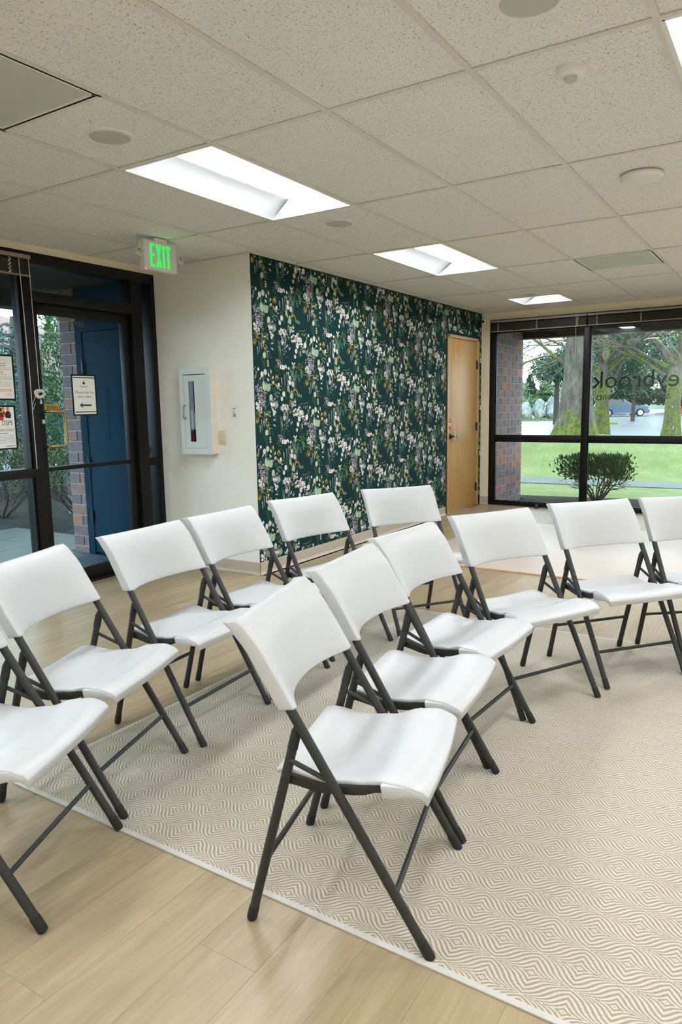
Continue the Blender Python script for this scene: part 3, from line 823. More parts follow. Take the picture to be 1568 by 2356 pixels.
# left blind of the storefront, with a knotted cord
bl = blind('window_blind', 'raised brown slat blind with knotted cord beside the glass door', (XL+0.012, -1.12), (XL+0.012, 0.68), 2.425, (1, 0), (), 'raised slat blinds')
lx = lambda y: y-(-0.22)
bm = bmesh.new(); tube(bm, [(0.045, lx(0.66), -0.03), (0.047, lx(0.662), -0.5), (0.048, lx(0.665), -0.93)], 0.0025, 6); obj('pull_cord', bm, CORD, bl)
bm = bmesh.new(); tube(bm, [(0.045, lx(0.585), -0.03), (0.045, lx(0.60), -0.8), (0.045, lx(0.60), -1.49)], 0.0028, 6); obj('tilt_wand', bm, CORD, bl)
bm = bmesh.new()
random.seed(3)
for k in range(7):
    a0 = random.random()*6; r0 = random.uniform(0.022, 0.036)
    pts = [(0.052+0.008*math.sin(3*q+k), lx(0.665)+r0*1.2*math.cos(q+a0), -0.955+r0*0.8*math.sin(q+a0)+0.008*math.sin(2*q+k)) for q in [2*PI*m/14 for m in range(15)]]
    tube(bm, pts, 0.0045, 5)
obj('cord_knot', bm, CORD, bl)
bm = bmesh.new(); tube(bm, [(0.05, lx(0.63), -0.97), (0.05, lx(0.60), -1.03), (0.05, lx(0.60), -1.07), (0.05, lx(0.625), -1.02)], 0.002, 5); lathe(bm, [(0.002, -0.99), (0.005, -1.0), (0.010, -1.025), (0.0005, -1.026)], 10, 'z', (0.05, lx(0.67), 0)); obj('cord_tassel', bm, WHITE_PLASTIC, bl)

# ------------------------------------------------------------------ rug and floor mat
bm = bmesh.new(); box(bm, (-1.29, -1.15, 0.0), (2.40, 1.59, 0.006))
tag(obj('area_rug', bm, RUG, bevel=0.002), 'large cream and tan rug woven with nested diamonds and waves', 'rug')
MATC = mat('pale_beige_mat', srgb(200, 187, 175), 0.34, 0.02, 3)
t = thing('floor_mat', 'pale beige play mat with tan edging on the floor before the window', 'mat', (0.3, 4.1, 0))
b = bmesh.new(); box(b, (-2.10, -1.18, 0.0), (2.10, 1.18, 0.012)); obj('sheet', b, MATC, t, bevel=0.002)
b = bmesh.new()
for s in (-1, 1): box(b, (-2.115, s*1.1875-0.0075, 0.0), (2.115, s*1.1875+0.0075, 0.010)); box(b, (s*2.1075-0.0075, -1.18, 0.0), (s*2.1075+0.0075, 1.18, 0.010))
obj('edge_strip', b, mat('tan_edging', srgb(196, 158, 110), 0.5), t, smooth=0)

# ------------------------------------------------------------------ folding chairs
def tx(z): return 0.236-0.585*(z-0.012)          # front tube line in side view
def make_chair():
    t = thing('folding_chair', 'x', 'chair')
    HWD = 0.23
    def path(z):    # back panel path: follows the tube, then bends rearward
        k = max(0, z-0.745)
        return tx(z)-5.0*k*k
    # backrest: deep curve at the bottom, nearly straight at the top
    nz, ny = 12, 22
    front, back = [], []
    for i in range(nz+1):
        q = i/nz; z = 0.607+0.211*q
        dep = 0.054*(1-q)**1.25+0.010
        rf, rb = [], []
        for j in range(ny+1):
            s = -1+2*j/ny; y = s*(HWD+0.014)
            bow = dep*max(0.0, 1-(abs(s)/0.9)**2.2)
            wrap = min(1.0, (abs(s)/0.92)**10)
            zz = z+(0.006*(s*s) if q > 0.9 else 0)-0.009*(1-q)**2*(1-s*s)
            x = path(z)-bow
            rf.append((x+0.0185, y, zz+0.002))
            rb.append((x-0.001-0.021*wrap-0.004*(1-q), y, zz-0.006*wrap))
        front.append(rf); back.append(rb)
    b = bmesh.new(); shell(b, front, back); obj('backrest', b, WHITE_PLASTIC, t, bevel=0.005, smooth=50, seg=3)
    # seat
    prof = [(-0.165, 0.430), (-0.14, 0.435), (-0.03, 0.421), (0.05, 0.429), (0.125, 0.449), (0.18, 0.451), (0.215, 0.442), (0.237, 0.426)]
    wid = [(-0.165, 0.200), (-0.12, 0.204), (0.03, 0.207), (0.20, 0.233), (0.237, 0.228)]
    xs = [-0.165+0.402*k/26 for k in range(27)]
    top, bot = [], []
    for x in xs:
        hw_ = lerp_table(x, wid); z0 = lerp_table(x, prof); rt_, rb_ = [], []
        for j in range(17):
            s = -1+2*j/16
            fx = x+(0.010*(1-s*s) if x > 0.15 else 0.010*(1-s*s)*max(0, x)/0.15)-(0.006*(1-s*s) if x < -0.15 else 0)
            z = z0-0.012*(1-s*s)*(1-max(0, (x-0.16)/0.08))-0.004*abs(s)**6
            lip = 0.016+0.012*max(0, (x-0.17)/0.067)
            rt_.append((fx, s*hw_, z)); rb_.append((fx-0.004, s*(hw_-0.002), z-lip))
        top.append(rt_); bot.append(rb_)
    b = bmesh.new(); shell(b, top, bot); seat = obj('seat', b, WHITE_PLASTIC, t, bevel=0.005, smooth=50, seg=3)
    for s in (-1, 1):   # moulded front corner over the rail
        b = bmesh.new(); tp, bt = [], []
        for k in range(9):
            x = 0.118+0.106*k/8; z = lerp_table(x, prof)-0.009
            d = 0.034*(1-0.62*(k/8)**2); yo = 0.236-0.004*(k/8)**2
            tp.append([(x, s*0.196, z), (x, s*yo, z)]); bt.append([(x+0.006*(1-k/8), s*0.196, z-d), (x+0.006*(1-k/8), s*yo, z-d)])
        shell(b, tp, bt); obj('corner_cap', b, WHITE_PLASTIC, seat, bevel=0.004)
    for s in (-1, 1):
        # front leg runs from the foot up into the backrest
        b = bmesh.new(); tube(b, [(tx(0.018), s*HWD, 0.018), (tx(0.62), s*HWD, 0.62), (tx(0.66), s*HWD, 0.66)], 0.0127, 14)
        lg = obj('leg', b, TUBE_GREY, t)
        b = bmesh.new(); tube(b, [(tx(0.0), s*HWD, 0.0), (tx(0.006), s*HWD, 0.006), (tx(0.04), s*HWD, 0.04)], [0.0125, 0.0142, 0.0138], 14); obj('foot_cap', b, BLACK_RUBBER, lg)
        b = bmesh.new(); lathe(b, [(0.0005, 0), (0.0045, 0), (0.0035, s*0.003), (0.0005, s*0.0035)], 8, 'y', (tx(0.40), s*(HWD+0.0125), 0.40)); obj('rivet', b, TUBE_GREY, lg)
        # rear leg pivots on the front tube
        rx = lambda z: -0.238+(z-0.01)*0.262
        yr = s*(HWD-0.006)
        b = bmesh.new(); tube(b, [(rx(0.018), yr, 0.018), (rx(0.52), yr, 0.52)], 0.0125, 14); rl = obj('leg', b, TUBE_GREY, t)
        b = bmesh.new(); tube(b, [(rx(0.0), yr, 0.0), (rx(0.006), yr, 0.006), (rx(0.038), yr, 0.038)], [0.0123, 0.0140, 0.0136], 14); obj('foot_cap', b, BLACK_RUBBER, rl)
        b = bmesh.new(); tube(b, [(rx(0.50), yr, 0.50), (rx(0.545), yr, 0.545), (rx(0.562), yr, 0.562)], [0.0138, 0.0135, 0.008], 12); obj('pivot_cap', b, BLACK_RUBBER, rl)
        b = bmesh.new(); lathe(b, [(0.0005, 0), (0.0045, 0), (0.0035, s*0.003), (0.0005, s*0.0035)], 8, 'y', (rx(0.42), s*(HWD+0.006), 0.42)); obj('rivet', b, TUBE_GREY, rl)
        # flat link between rear leg and front tube
        b = bmesh.new(); tube(b, [(-0.118, s*(HWD+0.001), 0.472), (-0.022, s*(HWD+0.001), 0.433)], 0.0065, 8); obj('link_bar', b, TUBE_GREY, t)
        # seat rail under the edge
        b = bmesh.new(); tp, bt = [], []
        for k in range(11):
            x = -0.135+0.262*k/10; z = lerp_table(x, prof)-0.013
            tp.append([(x, s*0.200, z), (x, s*0.213, z)]); bt.append([(x, s*0.200, z-0.026), (x, s*0.213, z-0.026)])
        shell(b, tp, bt); obj('seat_rail', b, TUBE_GREY, t, bevel=0.002)
    b = bmesh.new(); tube(b, [(tx(0.15)-0.003, -HWD, 0.15), (tx(0.15)-0.003, HWD, 0.15)], 0.0078, 10); obj('stretcher', b, TUBE_GREY, t)
    b = bmesh.new(); tube(b, [(-0.19, -HWD, 0.185), (-0.19, HWD, 0.185)], 0.0078, 10); obj('stretcher', b, TUBE_GREY, t)
    return t
def center(nf=None, ff=None, nr=None, fr=None, h=0.0):
    a = math.radians(h); f = Vector((math.cos(a), math.sin(a))); l = Vector((-math.sin(a), math.cos(a))); acc = Vector((0, 0)); n = 0
    for p, sf_, sl in ((nf, 1, -1), (ff, 1, 1), (nr, -1, -1), (fr, -1, 1)):
        if p: acc += Vector(p)-f*0.235*sf_-l*0.23*sl; n += 1
    return acc/n
FRONT, BACKR = 'white folding chairs in the row on the rug', 'white folding chairs in the row by the glass door'
ords = ['first', 'second', 'third', 'fourth', 'fifth', 'sixth']
spots = [
 (center((.377, -1.122), (.258, -.68), (-.077, -1.245), (-.195, -.797), 14.8), 14.8, 0.003, FRONT, 'white folding chair standing apart at the near end of the row on the rug'),
 (center((.26, -.645), (.2, -.188), (-.212, -.706), None, 7.5), 7.5, 0.006, FRONT, 'second white folding chair from the near end of the row on the rug'),
 (center((.158, -.168), (.183, .29), None, None, -3), -3, 0.006, FRONT, 'third white folding chair from the near end of the row on the rug'),
 (center((.147, .314), (.356, .699), None, (-.063, .906), -28), -28, 0.006, FRONT, 'fourth white folding chair on the rug row, its back before the beige play mat'),
 (center((.379, .825), None, (.008, 1.126), (.298, 1.477), -39.6), -39.6, 0.006, FRONT, 'fifth white folding chair on the rug row, its back below the window bush'),
 (center(None, None, (.373, 1.562), None, -50), -50, 0.006, FRONT, 'last white folding chair of the rug row, cut off by the picture edge'),
 (center((-.529, -1.562), (-.722, -1.147), None, None, 25), 25, 0.002, BACKR, 'white folding chair off the rug corner, mostly cut off beside the picture edge'),
 (center((-.756, -1.091), (-.903, -.666), None, None, 19), 19, 0.004, BACKR, 'second white folding chair of the row by the glass door, nearest the rug corner'),
 (center((-.877, -.593), (-.916, -.127), None, (-1.376, -.143), 4), 4, 0.004, BACKR, 'third white folding chair of the door row, its back before the door mat'),
 (center(None, (-.931, .388), (-1.388, -.069), None, 0.6), 0.6, 0.004, BACKR, 'fourth white folding chair of the door row, its back against the off-white wall'),
 (center((-.958, .496), (-.851, .932), None, None, -13.8), -13.8, 0.004, BACKR, 'fifth white folding chair of the door row, before the wallpaper corner'),
 (center((-.827, 1.002), None, None, (-.948, 1.666), -35), -35, 0.004, BACKR, 'last white folding chair of the door row, farthest along the floral wallpaper'),
]
chair0 = make_chair()
copies = [chair0]+[copy_tree(chair0) for _ in spots[1:]]
for o, (c, h, z, g, lab) in zip(copies, spots):
    o.location = (c.x, c.y, z); o.rotation_euler = (0, 0, math.radians(h)); o['label'] = lab; o['group'] = g

# ------------------------------------------------------------------ exit sign
GREEN = emit('green_exit_light', (0.0, 0.80, 0.05, 1), 0.75)
t = thing('exit_sign', 'white ceiling exit sign with glowing green letters and two lamp heads', 'exit sign', (-2.755, 1.138, H))
SIGNW = mat('white_sign_plastic', (0.72, 0.70, 0.70), 0.5, 0.01)
b = bmesh.new(); box(b, (-0.045, -0.153, -0.214), (0.010, 0.153, -0.022)); obj('housing', b, SIGNW, t, bevel=0.004)
b = bmesh.new(); box(b, (-0.05, -0.055, -0.022), (0.02, 0.055, -0.001)); obj('canopy', b, SIGNW, t, bevel=0.004)
def letters():
    w, h, s = 0.038, 0.150, 0.014
    y = -0.098; z0 = -0.192; X = 0.0105
    def bar2(y0, y1, z0_, z1): 
        b = bmesh.new(); box(b, (X, y0, z0_), (X+0.002, y1, z1)); return b
    def glyph(boxes, polys=()):
        b = bmesh.new()
        for q in boxes: box(b, (X, q[0], q[1]), (X+0.002, q[2], q[3]))
        for p in polys: prism(b, [(X, *k) for k in p], (0.002, 0, 0))
        obj('letter', b, GREEN, t, smooth=0)
    glyph([(y, z0, y+s, z0+h), (y+s, z0, y+w, z0+s), (y+s, z0+h-s, y+w, z0+h), (y+s, z0+h/2-s/2, y+w*0.95, z0+h/2+s/2)])
    y += 0.054; W = 0.046
    glyph([], [[(y, z0), (y+s, z0), (y+W/2+s*0.35, z0+h*0.5), (y+W, z0+h), (y+W-s, z0+h), (y+W/2-s*0.35, z0+h*0.5)]])
    glyph([], [[(y+W-s, z0), (y+W, z0), (y+W/2+s*0.35, z0+h*0.5), (y+s, z0+h), (y, z0+h), (y+W/2-s*0.35, z0+h*0.5)]])
    y += W+0.016
    glyph([(y, z0, y+s, z0+h)])
    y += s+0.016
    glyph([(y+W/2-s/2-0.002, z0, y+W/2+s/2-0.002, z0+h-s), (y, z0+h-s*1.3, y+W-0.004, z0+h)])
letters()
for s in (-1, 1):
    b = bmesh.new(); tube(b, [(-0.015, s*0.15, -0.11), (-0.015, s*0.175, -0.11)], 0.009, 10); lathe(b, [(0.0005, -0.03), (0.018, -0.028), (0.030, -0.005), (0.031, 0.022), (0.0005, 0.022)], 20, 'x', (-0.012, s*0.19, -0.112)); hd = obj('lamp_head', b, SIGNW, t)
    b = bmesh.new(); lathe(b, [(0.0005, 0.022), (0.025, 0.0225), (0.018, 0.028), (0.0005, 0.030)], 20, 'x', (-0.012, s*0.19, -0.112)); obj('bulb_lens', b, STEEL, hd)
b = bmesh.new(); lathe(b, [(0.0005, 0), (0.004, 0), (0.004, -0.004), (0.0005, -0.005)], 10, 'z', (0.002, -0.135, -0.214)); obj('status_light', b, emit('red_led', (1, 0.15, 0.15, 1), 2.0), t)

# ------------------------------------------------------------------ extinguisher cabinet
CABG = mat('pale_grey_enamel', srgb(208, 214, 212), 0.4, 0.01)
t = thing('extinguisher_cabinet', 'pale grey fire extinguisher cabinet with narrow glass strip on the white wall', 'cabinet', (-3.11, YC, 1.325))
cw, ch_, dp = 0.162, 0.345, 0.082
b = bmesh.new()
box(b, (-cw+0.01, -0.004, -ch_+0.01), (cw-0.01, 0.0, ch_-0.01))
for s in (-1, 1):
    box(b, (s*cw-0.004, -dp+0.012, -ch_), (s*cw+0.004, 0.0, ch_)); box(b, (-cw, -dp+0.012, s*ch_-0.004), (cw, 0.0, s*ch_+0.004))
obj('box', b, mat('cream_cabinet_side', srgb(222, 214, 196), 0.5), t, smooth=0)
b = bmesh.new()
ix, iz0, iz1 = 0.12, -0.302, 0.298
box(b, (-cw-0.006, -dp, -ch_-0.006), (-ix, -dp+0.014, ch_+0.006)); box(b, (ix, -dp, -ch_-0.006), (cw+0.006, -dp+0.014, ch_+0.006)); box(b, (-ix, -dp, -ch_-0.006), (ix, -dp+0.014, iz0)); box(b, (-ix, -dp, iz1), (ix, -dp+0.014, ch_+0.006))
obj('face_frame', b, CABG, t, smooth=0)
b = bmesh.new(); gx0, gx1, gz0, gz1 = -0.067, -0.004, -0.248, 0.243; e = 0.002
box(b, (-ix+e, -dp+0.003, iz0+e), (gx0, -dp+0.013, iz1-0.006)); box(b, (gx1, -dp+0.003, iz0+e), (ix-e, -dp+0.013, iz1-0.006)); box(b, (gx0, -dp+0.003, iz0+e), (gx1, -dp+0.013, gz0)); box(b, (gx0, -dp+0.003, gz1), (gx1, -dp+0.013, iz1-0.006))
cdoor = obj('cabinet_door', b, CABG, t, smooth=0)
obox('glass_strip', (gx0, -dp+0.007, gz0), (gx1, -dp+0.010, gz1), CLEAR, cdoor)
b = bmesh.new(); tube(b, [(-0.106, -dp+0.003, 0.05), (-0.106, -dp-0.022, 0.05), (-0.106, -dp-0.026, 0.045), (-0.106, -dp-0.026, -0.05), (-0.106, -dp-0.022, -0.055), (-0.106, -dp+0.003, -0.055)], 0.005, 8); obj('handle', b, STEEL, cdoor)
b = bmesh.new()
for k in range(30): box(b, (ix-0.004, -dp+0.0005, -0.29+k*0.0195), (ix+0.001, -dp+0.003, -0.29+k*0.0195+0.011))
obj('piano_hinge', b, STEEL, cdoor, smooth=0)
b = bmesh.new(); box(b, (-cw+0.006, -0.008, -ch_+0.008), (cw-0.006, -0.0045, ch_-0.008)); obj('back_lining', b, mat('dark_lining', srgb(112, 104, 96)), t)
EXR = mat('extinguisher_red', srgb(190, 24, 30), 0.3)
t = thing('fire_extinguisher', 'red fire extinguisher with paper label inside the wall cabinet', 'extinguisher', (-3.158, YC-0.043, 1.055))
b = bmesh.new(); lathe(b, [(0.0005, 0), (0.028, 0), (0.030, 0.006), (0.030, 0.30), (0.024, 0.335), (0.012, 0.35), (0.0005, 0.352)], 24); obj('cylinder', b, EXR, t)
b = bmesh.new(); lathe(b, [(0.0302, 0.115), (0.0308, 0.116), (0.0308, 0.275), (0.0302, 0.276)], 24); obj('paper_label', b, WHITE_PAPER, t)
b = bmesh.new(); lathe(b, [(0.0005, 0.345), (0.012, 0.345), (0.012, 0.38), (0.0005, 0.38)], 12); box(b, (-0.012, -0.008, 0.38), (0.028, 0.008, 0.395)); box(b, (-0.012, -0.008, 0.405), (0.03, 0.008, 0.415)); obj('valve', b, BLACK_METAL, t)
b = bmesh.new(); tube(b, [(-0.01, 0, 0.37), (-0.034, 0, 0.36), (-0.037, 0, 0.30), (-0.036, 0, 0.06)], 0.006, 8); obj('hose', b, BLACK_RUBBER, t)

# evacuation notice and switch
t = thing('exit_notice', 'small white printed notice taped to the off-white wall', 'notice', (-2.76, YC, 1.308))
obox('sheet', (-0.047, -0.0015, -0.066), (0.047, 0, 0.066), WHITE_PAPER, t)
text('heading', 'EXIT', 0.014, INK_BLACK, t, (0, -0.0022, 0.028), (1, 0, 0), (0, 0, 1))
b = bmesh.new()
tube(b, [(-0.016+0.016*math.cos(a)+0.01, -0.002, 0.0+0.012*math.sin(a)) for a in [PI*0.2+k*0.35 for k in range(16)]], 0.001, 5); box(b, (-0.004, -0.003, -0.003), (0.003, -0.0015, 0.003))
box(b, (-0.012, -0.003, -0.032), (-0.006, -0.0015, -0.012)); box(b, (0.004, -0.003, -0.032), (0.010, -0.0015, -0.012)); obj('pictogram', b, INK_BLACK, t, smooth=0)
t = thing('light_switch', 'ivory rocker light switch beside the extinguisher cabinet', 'switch', (-2.90, YC, 1.111))
IV = mat('ivory_plastic', srgb(214, 206, 172), 0.4, 0.01)
b = bmesh.new(); box(b, (-0.036, -0.006, -0.057), (0.036, 0, 0.057)); obj('cover_plate', b, IV, t, bevel=0.002)
b = bmesh.new(); prism(b, [(-0.016, -0.006, -0.032), (-0.016, -0.012, -0.032), (-0.016, -0.0075, 0.0), (-0.016, -0.009, 0.032), (-0.016, -0.006, 0.032)], (0.032, 0, 0)); obj('rocker', b, IV, t, smooth=0)

# ------------------------------------------------------------------ posters taped to the glass
PX = XL-0.048
def poster(name, label, y0, y1, z0, z1, x=PX, grp='framed posters on the storefront glass'):
    t = thing(name, label, 'poster', (x, (y0+y1)/2, (z0+z1)/2), 0, grp)
    a, c = (y1-y0)/2, (z1-z0)/2; f = 0.011
    obox('sheet', (-0.001, -a+f, -c+f), (0.001, a-f, c-f), WHITE_PAPER, t)
    b = bmesh.new()
    for s in (-1, 1): box(b, (-0.002, s*a-(0 if s < 0 else f), -c), (0.003, s*a+(f if s < 0 else 0), c)); box(b, (-0.002, -a+f, s*c-(0 if s < 0 else f)), (0.003, a-f, s*c+(f if s < 0 else 0)))
    obj('border', b, BLACK_FRAME, t, smooth=0)
    return t, a, c
R_, U_ = (0, 1, 0), (0, 0, 1); TXX = 0.0012
def line_block(t, y0, y1, zs, m, h=0.0035):
    for z in zs:
        b = bmesh.new(); y = y0
        while y < y1-0.004:
            w = random.uniform(0.006, 0.018); box(b, (0.001, y, z), (0.0016, min(y+w, y1), z+h)); y += w+0.004
        o = obj('print_line', b, m, t, smooth=0)
random.seed(21)
t, a, c = poster('door_notice', 'white notice with green arrow asking to use the other door', 1.020, 1.247, 1.308, 1.622, XL-0.049)
for z in (c-0.028, -c+0.024): obox('green_band', (0.001, -a+0.018, z), (0.0017, a-0.012, z+0.008), INK_GREEN, t)
text('words', 'Please use the', 0.030, INK_GREY, t, (TXX, 0.004, 0.012), R_, U_); text('words', 'other door.', 0.030, INK_GREY, t, (TXX, 0.004, -0.020), R_, U_)
text('words', 'honeybrook', 0.014, INK_GREEN, t, (TXX, 0, 0.062), R_, U_)
b = bmesh.new(); lathe(b, [(0.009, 0.0), (0.009, 0.0008), (0.011, 0.0008), (0.011, 0.0)], 16, 'x', (0.001, 0, 0.092)); obj('round_logo', b, INK_GREY, t, smooth=0)
b = bmesh.new(); z = -0.078
prism(b, [(0.001, -0.052, z), (0.001, -0.020, z-0.022), (0.001, -0.026, z-0.007), (0.001, 0.060, z-0.007), (0.001, 0.060, z+0.007), (0.001, -0.026, z+0.007), (0.001, -0.020, z+0.022)], (0.0007, 0, 0)); obj('arrow', b, INK_GREEN, t, smooth=0)

t, a, c = poster('class_poster', 'white text poster with peach button on the storefront glass, upper of two', 0.312, 0.549, 1.428, 1.742)
b = bmesh.new(); lathe(b, [(0.0005, 0.0), (0.011, 0.0), (0.011, 0.0008), (0.0005, 0.0008)], 18, 'x', (0.001, 0.025, 0.036)); obj('peach_dot', b, INK_PEACH, t, smooth=0)
text('words', 'join our new', 0.013, INK_BLACK, t, (TXX, 0.025, 0.092), R_, U_); text('words', 'family groups', 0.013, INK_BLACK, t, (TXX, 0.025, 0.078), R_, U_)
line_block(t, -0.02, 0.09, (0.064, 0.056, 0.050), INK_GREY, 0.002); line_block(t, -0.01, 0.06, (0.018,), INK_GREY, 0.003)
line_block(t, -0.05, 0.095, (0.002, -0.006, -0.014), INK_GREY, 0.002); line_block(t, -0.06, 0.02, (-0.026,), INK_BLACK, 0.003); line_block(t, -0.06, 0.085, (-0.038, -0.046, -0.054, -0.062), INK_GREY, 0.002)
b = bmesh.new(); box(b, (0.001, -0.03, -0.098), (0.0017, 0.09, -0.078)); obj('peach_button', b, INK_PEACH, t, smooth=0)
line_block(t, 0.04, 0.095, (-0.116, -0.123), INK_GREY, 0.002); line_block(t, 0.02, 0.075, (0.12, 0.114), INK_PEACH, 0.002)

t, a, c = poster('dance_poster', 'poster of red-clothed figures over dance class text, lower of two', 0.296, 0.533, 1.083, 1.392)
random.seed(9)
def fig(y, z, skin, hair, cloth, s=1.0):
    b = bmesh.new(); lathe(b, [(0.0005, 0), (0.013*s, 0), (0.013*s, 0.0006), (0.0005, 0.0006)], 14, 'x', (0.001, y, z+0.032*s)); obj('figure_hair', b, hair, t, smooth=0)
    b = bmesh.new(); lathe(b, [(0.0005, 0), (0.008*s, 0), (0.008*s, 0.0006), (0.0005, 0.0006)], 12, 'x', (0.0017, y-0.003, z+0.028*s)); obj('figure_face', b, skin, t, smooth=0)
    b = bmesh.new(); prism(b, [(0.001, y-0.020*s, z-0.030*s), (0.001, y+0.018*s, z-0.034*s), (0.001, y+0.022*s, z-0.008*s), (0.001, y+0.012*s, z+0.016*s), (0.001, y-0.010*s, z+0.017*s), (0.001, y-0.022*s, z-0.004*s)], (0.0005, 0, 0)); obj('figure_clothes', b, cloth, t, smooth=0)
    b = bmesh.new(); lathe(b, [(0.0005, 0), (0.010*s, 0), (0.010*s, 0.0006), (0.0005, 0.0006)], 12, 'x', (0.0016, y+0.006*s, z-0.004*s)); obj('figure_bundle', b, INK_BROWN if cloth is not INK_BROWN else INK_RED, t, smooth=0)
fig(0.062, 0.098, INK_ORANGE, INK_PINK, INK_BLACK); fig(0.026, 0.104, INK_ORANGE, INK_ORANGE, INK_ORANGE, 0.9); fig(0.002, 0.088, INK_BROWN, INK_BLACK, INK_RED, 1.15); fig(-0.035, 0.098, INK_BROWN, INK_BLACK, INK_PINK); fig(-0.07, 0.095, INK_ORANGE, INK_BROWN, INK_RED)
text('words', 'BABY STEPS', 0.046, INK_BLACK, t, (TXX, 0.090, 0.016), R_, U_, 'RIGHT', width=0.166)
line_block(t, -0.04, 0.06, (0.010,), INK_PEACH, 0.003); line_block(t, -0.05, 0.065, (-0.004,), INK_GREY, 0.001)
text('words', 'BABYWEARING DANCE', 0.024, INK_GREY, t, (TXX, 0.101, -0.026), R_, U_, 'RIGHT', width=0.186)
line_block(t, -0.05, 0.05, (-0.042,), INK_BLACK, 0.004); line_block(t, -0.09, 0.098, (-0.060, -0.070, -0.080, -0.090, -0.100, -0.110), INK_GREY, 0.0028)
text('words', 'honeybrook', 0.014, INK_BLACK, t, (TXX, 0.098, -0.134), R_, U_, 'RIGHT')

# small fittings
t = thing('security_camera', 'tiny white security camera in the corner over the oak door', 'camera', (-2.50, YF-0.03, 2.40))
b = bmesh.new(); box(b, (-0.03, -0.005, -0.02), (0.005, 0.03, 0.04)); obj('bracket', b, WHITE_METAL, t, bevel=0.003)
b = bmesh.new(); lathe(b, [(0.0005, -0.05), (0.02, -0.05), (0.024, -0.045), (0.024, 0.0), (0.0005, 0.0)], 18, 'y', (0.0, 0, 0)); obj('body', b, WHITE_METAL, t)
b = bmesh.new(); lathe(b, [(0.0005, -0.054), (0.016, -0.053), (0.018, -0.05), (0.0005, -0.05)], 18, 'y', (0, 0, 0)); obj('lens', b, BLACK_RUBBER, t)
t = thing('door_stop', 'small dark rubber door stop on the floor below the window frame', 'door stop', (-1.74, 6.50, 0))
b = bmesh.new(); lathe(b, [(0.0005, 0), (0.028, 0), (0.030, 0.012), (0.024, 0.036), (0.012, 0.045), (0.0005, 0.046)], 18); obj('bumper', b, mat('brown_rubber', srgb(50, 46, 38), 0.7), t)
b = bmesh.new(); lathe(b, [(0.0005, 0.045), (0.006, 0.0455), (0.005, 0.049), (0.0005, 0.0495)], 10); obj('screw', b, STEEL, t)

# ================================================================== outside
def ground_mat(name, stops, scale, rough, bmp_=0.3, spec=0.5):
    m, nt, b = new_mat(name)
    co = coords(nt)
    n = noise(nt, co, scale, 5, 0.65)*0.55+noise(nt, co, scale*14, 3, 0.6)*0.45
    nt.links.new(ramp(nt, n, stops), b.inputs['Base Color'])
    b.inputs['Roughness'].default_value = rough; b.inputs['Specular IOR Level'].default_value = spec
    bump(nt, b, n, bmp_, 0.03)
    return m
GRASS = ground_mat('lawn_grass', [(0.3, srgb(88, 98, 60)), (0.5, srgb(108, 124, 78)), (0.7, srgb(130, 142, 100))], 1.6, 0.9, 0.5, 0.2)
MULCH = ground_mat('dark_wet_mulch', [(0.3, srgb(24, 26, 25)), (0.5, srgb(44, 46, 44)), (0.7, srgb(70, 74, 72))], 6, 0.95, 0.8, 0.1)
PATHM = ground_mat('grey_wet_path', [(0.3, srgb(84, 92, 92)), (0.7, srgb(104, 112, 112))], 3, 0.7, 0.3, 0.3)
ASPHALT = ground_mat('wet_asphalt', [(0.3, srgb(96, 104, 110)), (0.7, srgb(126, 134, 140))], 0.5, 0.3, 0.03, 0.3)
BARK = ground_mat('grey_bark', [(0.32, srgb(92, 84, 78)), (0.5, srgb(142, 134, 128)), (0.7, srgb(172, 166, 160))], 4, 0.9, 0.8)
def mossy(name, zlo, zhi, dens):
    """bark with moss: thick near the foot, patchy above"""
    m, nt, b = new_mat(name)
    co = coords(nt, 'Object', (1, 1, 0.35))
    n = noise(nt, co, 9, 5, 0.7)
    barkc = ramp(nt, n, [(0.3, srgb(58, 52, 47)), (0.5, srgb(90, 84, 79)), (0.7, srgb(116, 110, 106))])
    mo = noise(nt, coords(nt), 3.2, 4, 0.6)
    mossc = ramp(nt, noise(nt, coords(nt), 14, 4), [(0.35, srgb(66, 78, 30)), (0.65, srgb(104, 116, 52))])
    sp = nt.nodes.new('ShaderNodeSeparateXYZ'); t_ = nt.nodes.new('ShaderNodeTexCoord'); nt.links.new(t_.outputs['Object'], sp.inputs[0])
    hgt = (S(nt, sp.outputs[2])*-1+zhi)/(zhi-zlo)
    fac = (mo*1.4+hgt.max(-0.2).min(1.0)*0.9-dens)*7
    mx = nt.nodes.new('ShaderNodeMix'); mx.data_type = 'RGBA'
    nt.links.new(fac.max(0).min(1).k, mx.inputs[0]); nt.links.new(barkc, mx.inputs[6]); nt.links.new(mossc, mx.inputs[7])
    nt.links.new(mx.outputs[2], b.inputs['Base Color']); b.inputs['Roughness'].default_value = 0.95
    bump(nt, b, n*0.6+mo*0.6, 0.7, 0.05)
    return m
MOSS1 = mossy('mossy_trunk', 0.0, 1.2, 1.18)
MOSS2 = mossy('mossy_branches', -2.0, 9.0, 1.20)
def leafm(name, c, var=0.35, rough=0.45):
    m, nt, b = new_mat(name)
    g = nt.nodes.new('ShaderNodeNewGeometry')
    c0 = tuple(x*(1-var) for x in c[:3]); c1 = tuple(min(1, x*(1+var)) for x in c[:3])
    nt.links.new(ramp(nt, g.outputs['Random Per Island'], [(0.0, c0), (1.0, c1)]), b.inputs['Base Color'])
    b.inputs['Roughness'].default_value = rough
    return m
L_BUSH = leafm('glossy_bush_leaf', srgb(60, 108, 42)); L_BLUE = leafm('blue_green_needle', srgb(76, 126, 116)); L_CYP = leafm('cypress_green', srgb(48, 84, 34), 0.4, 0.6)
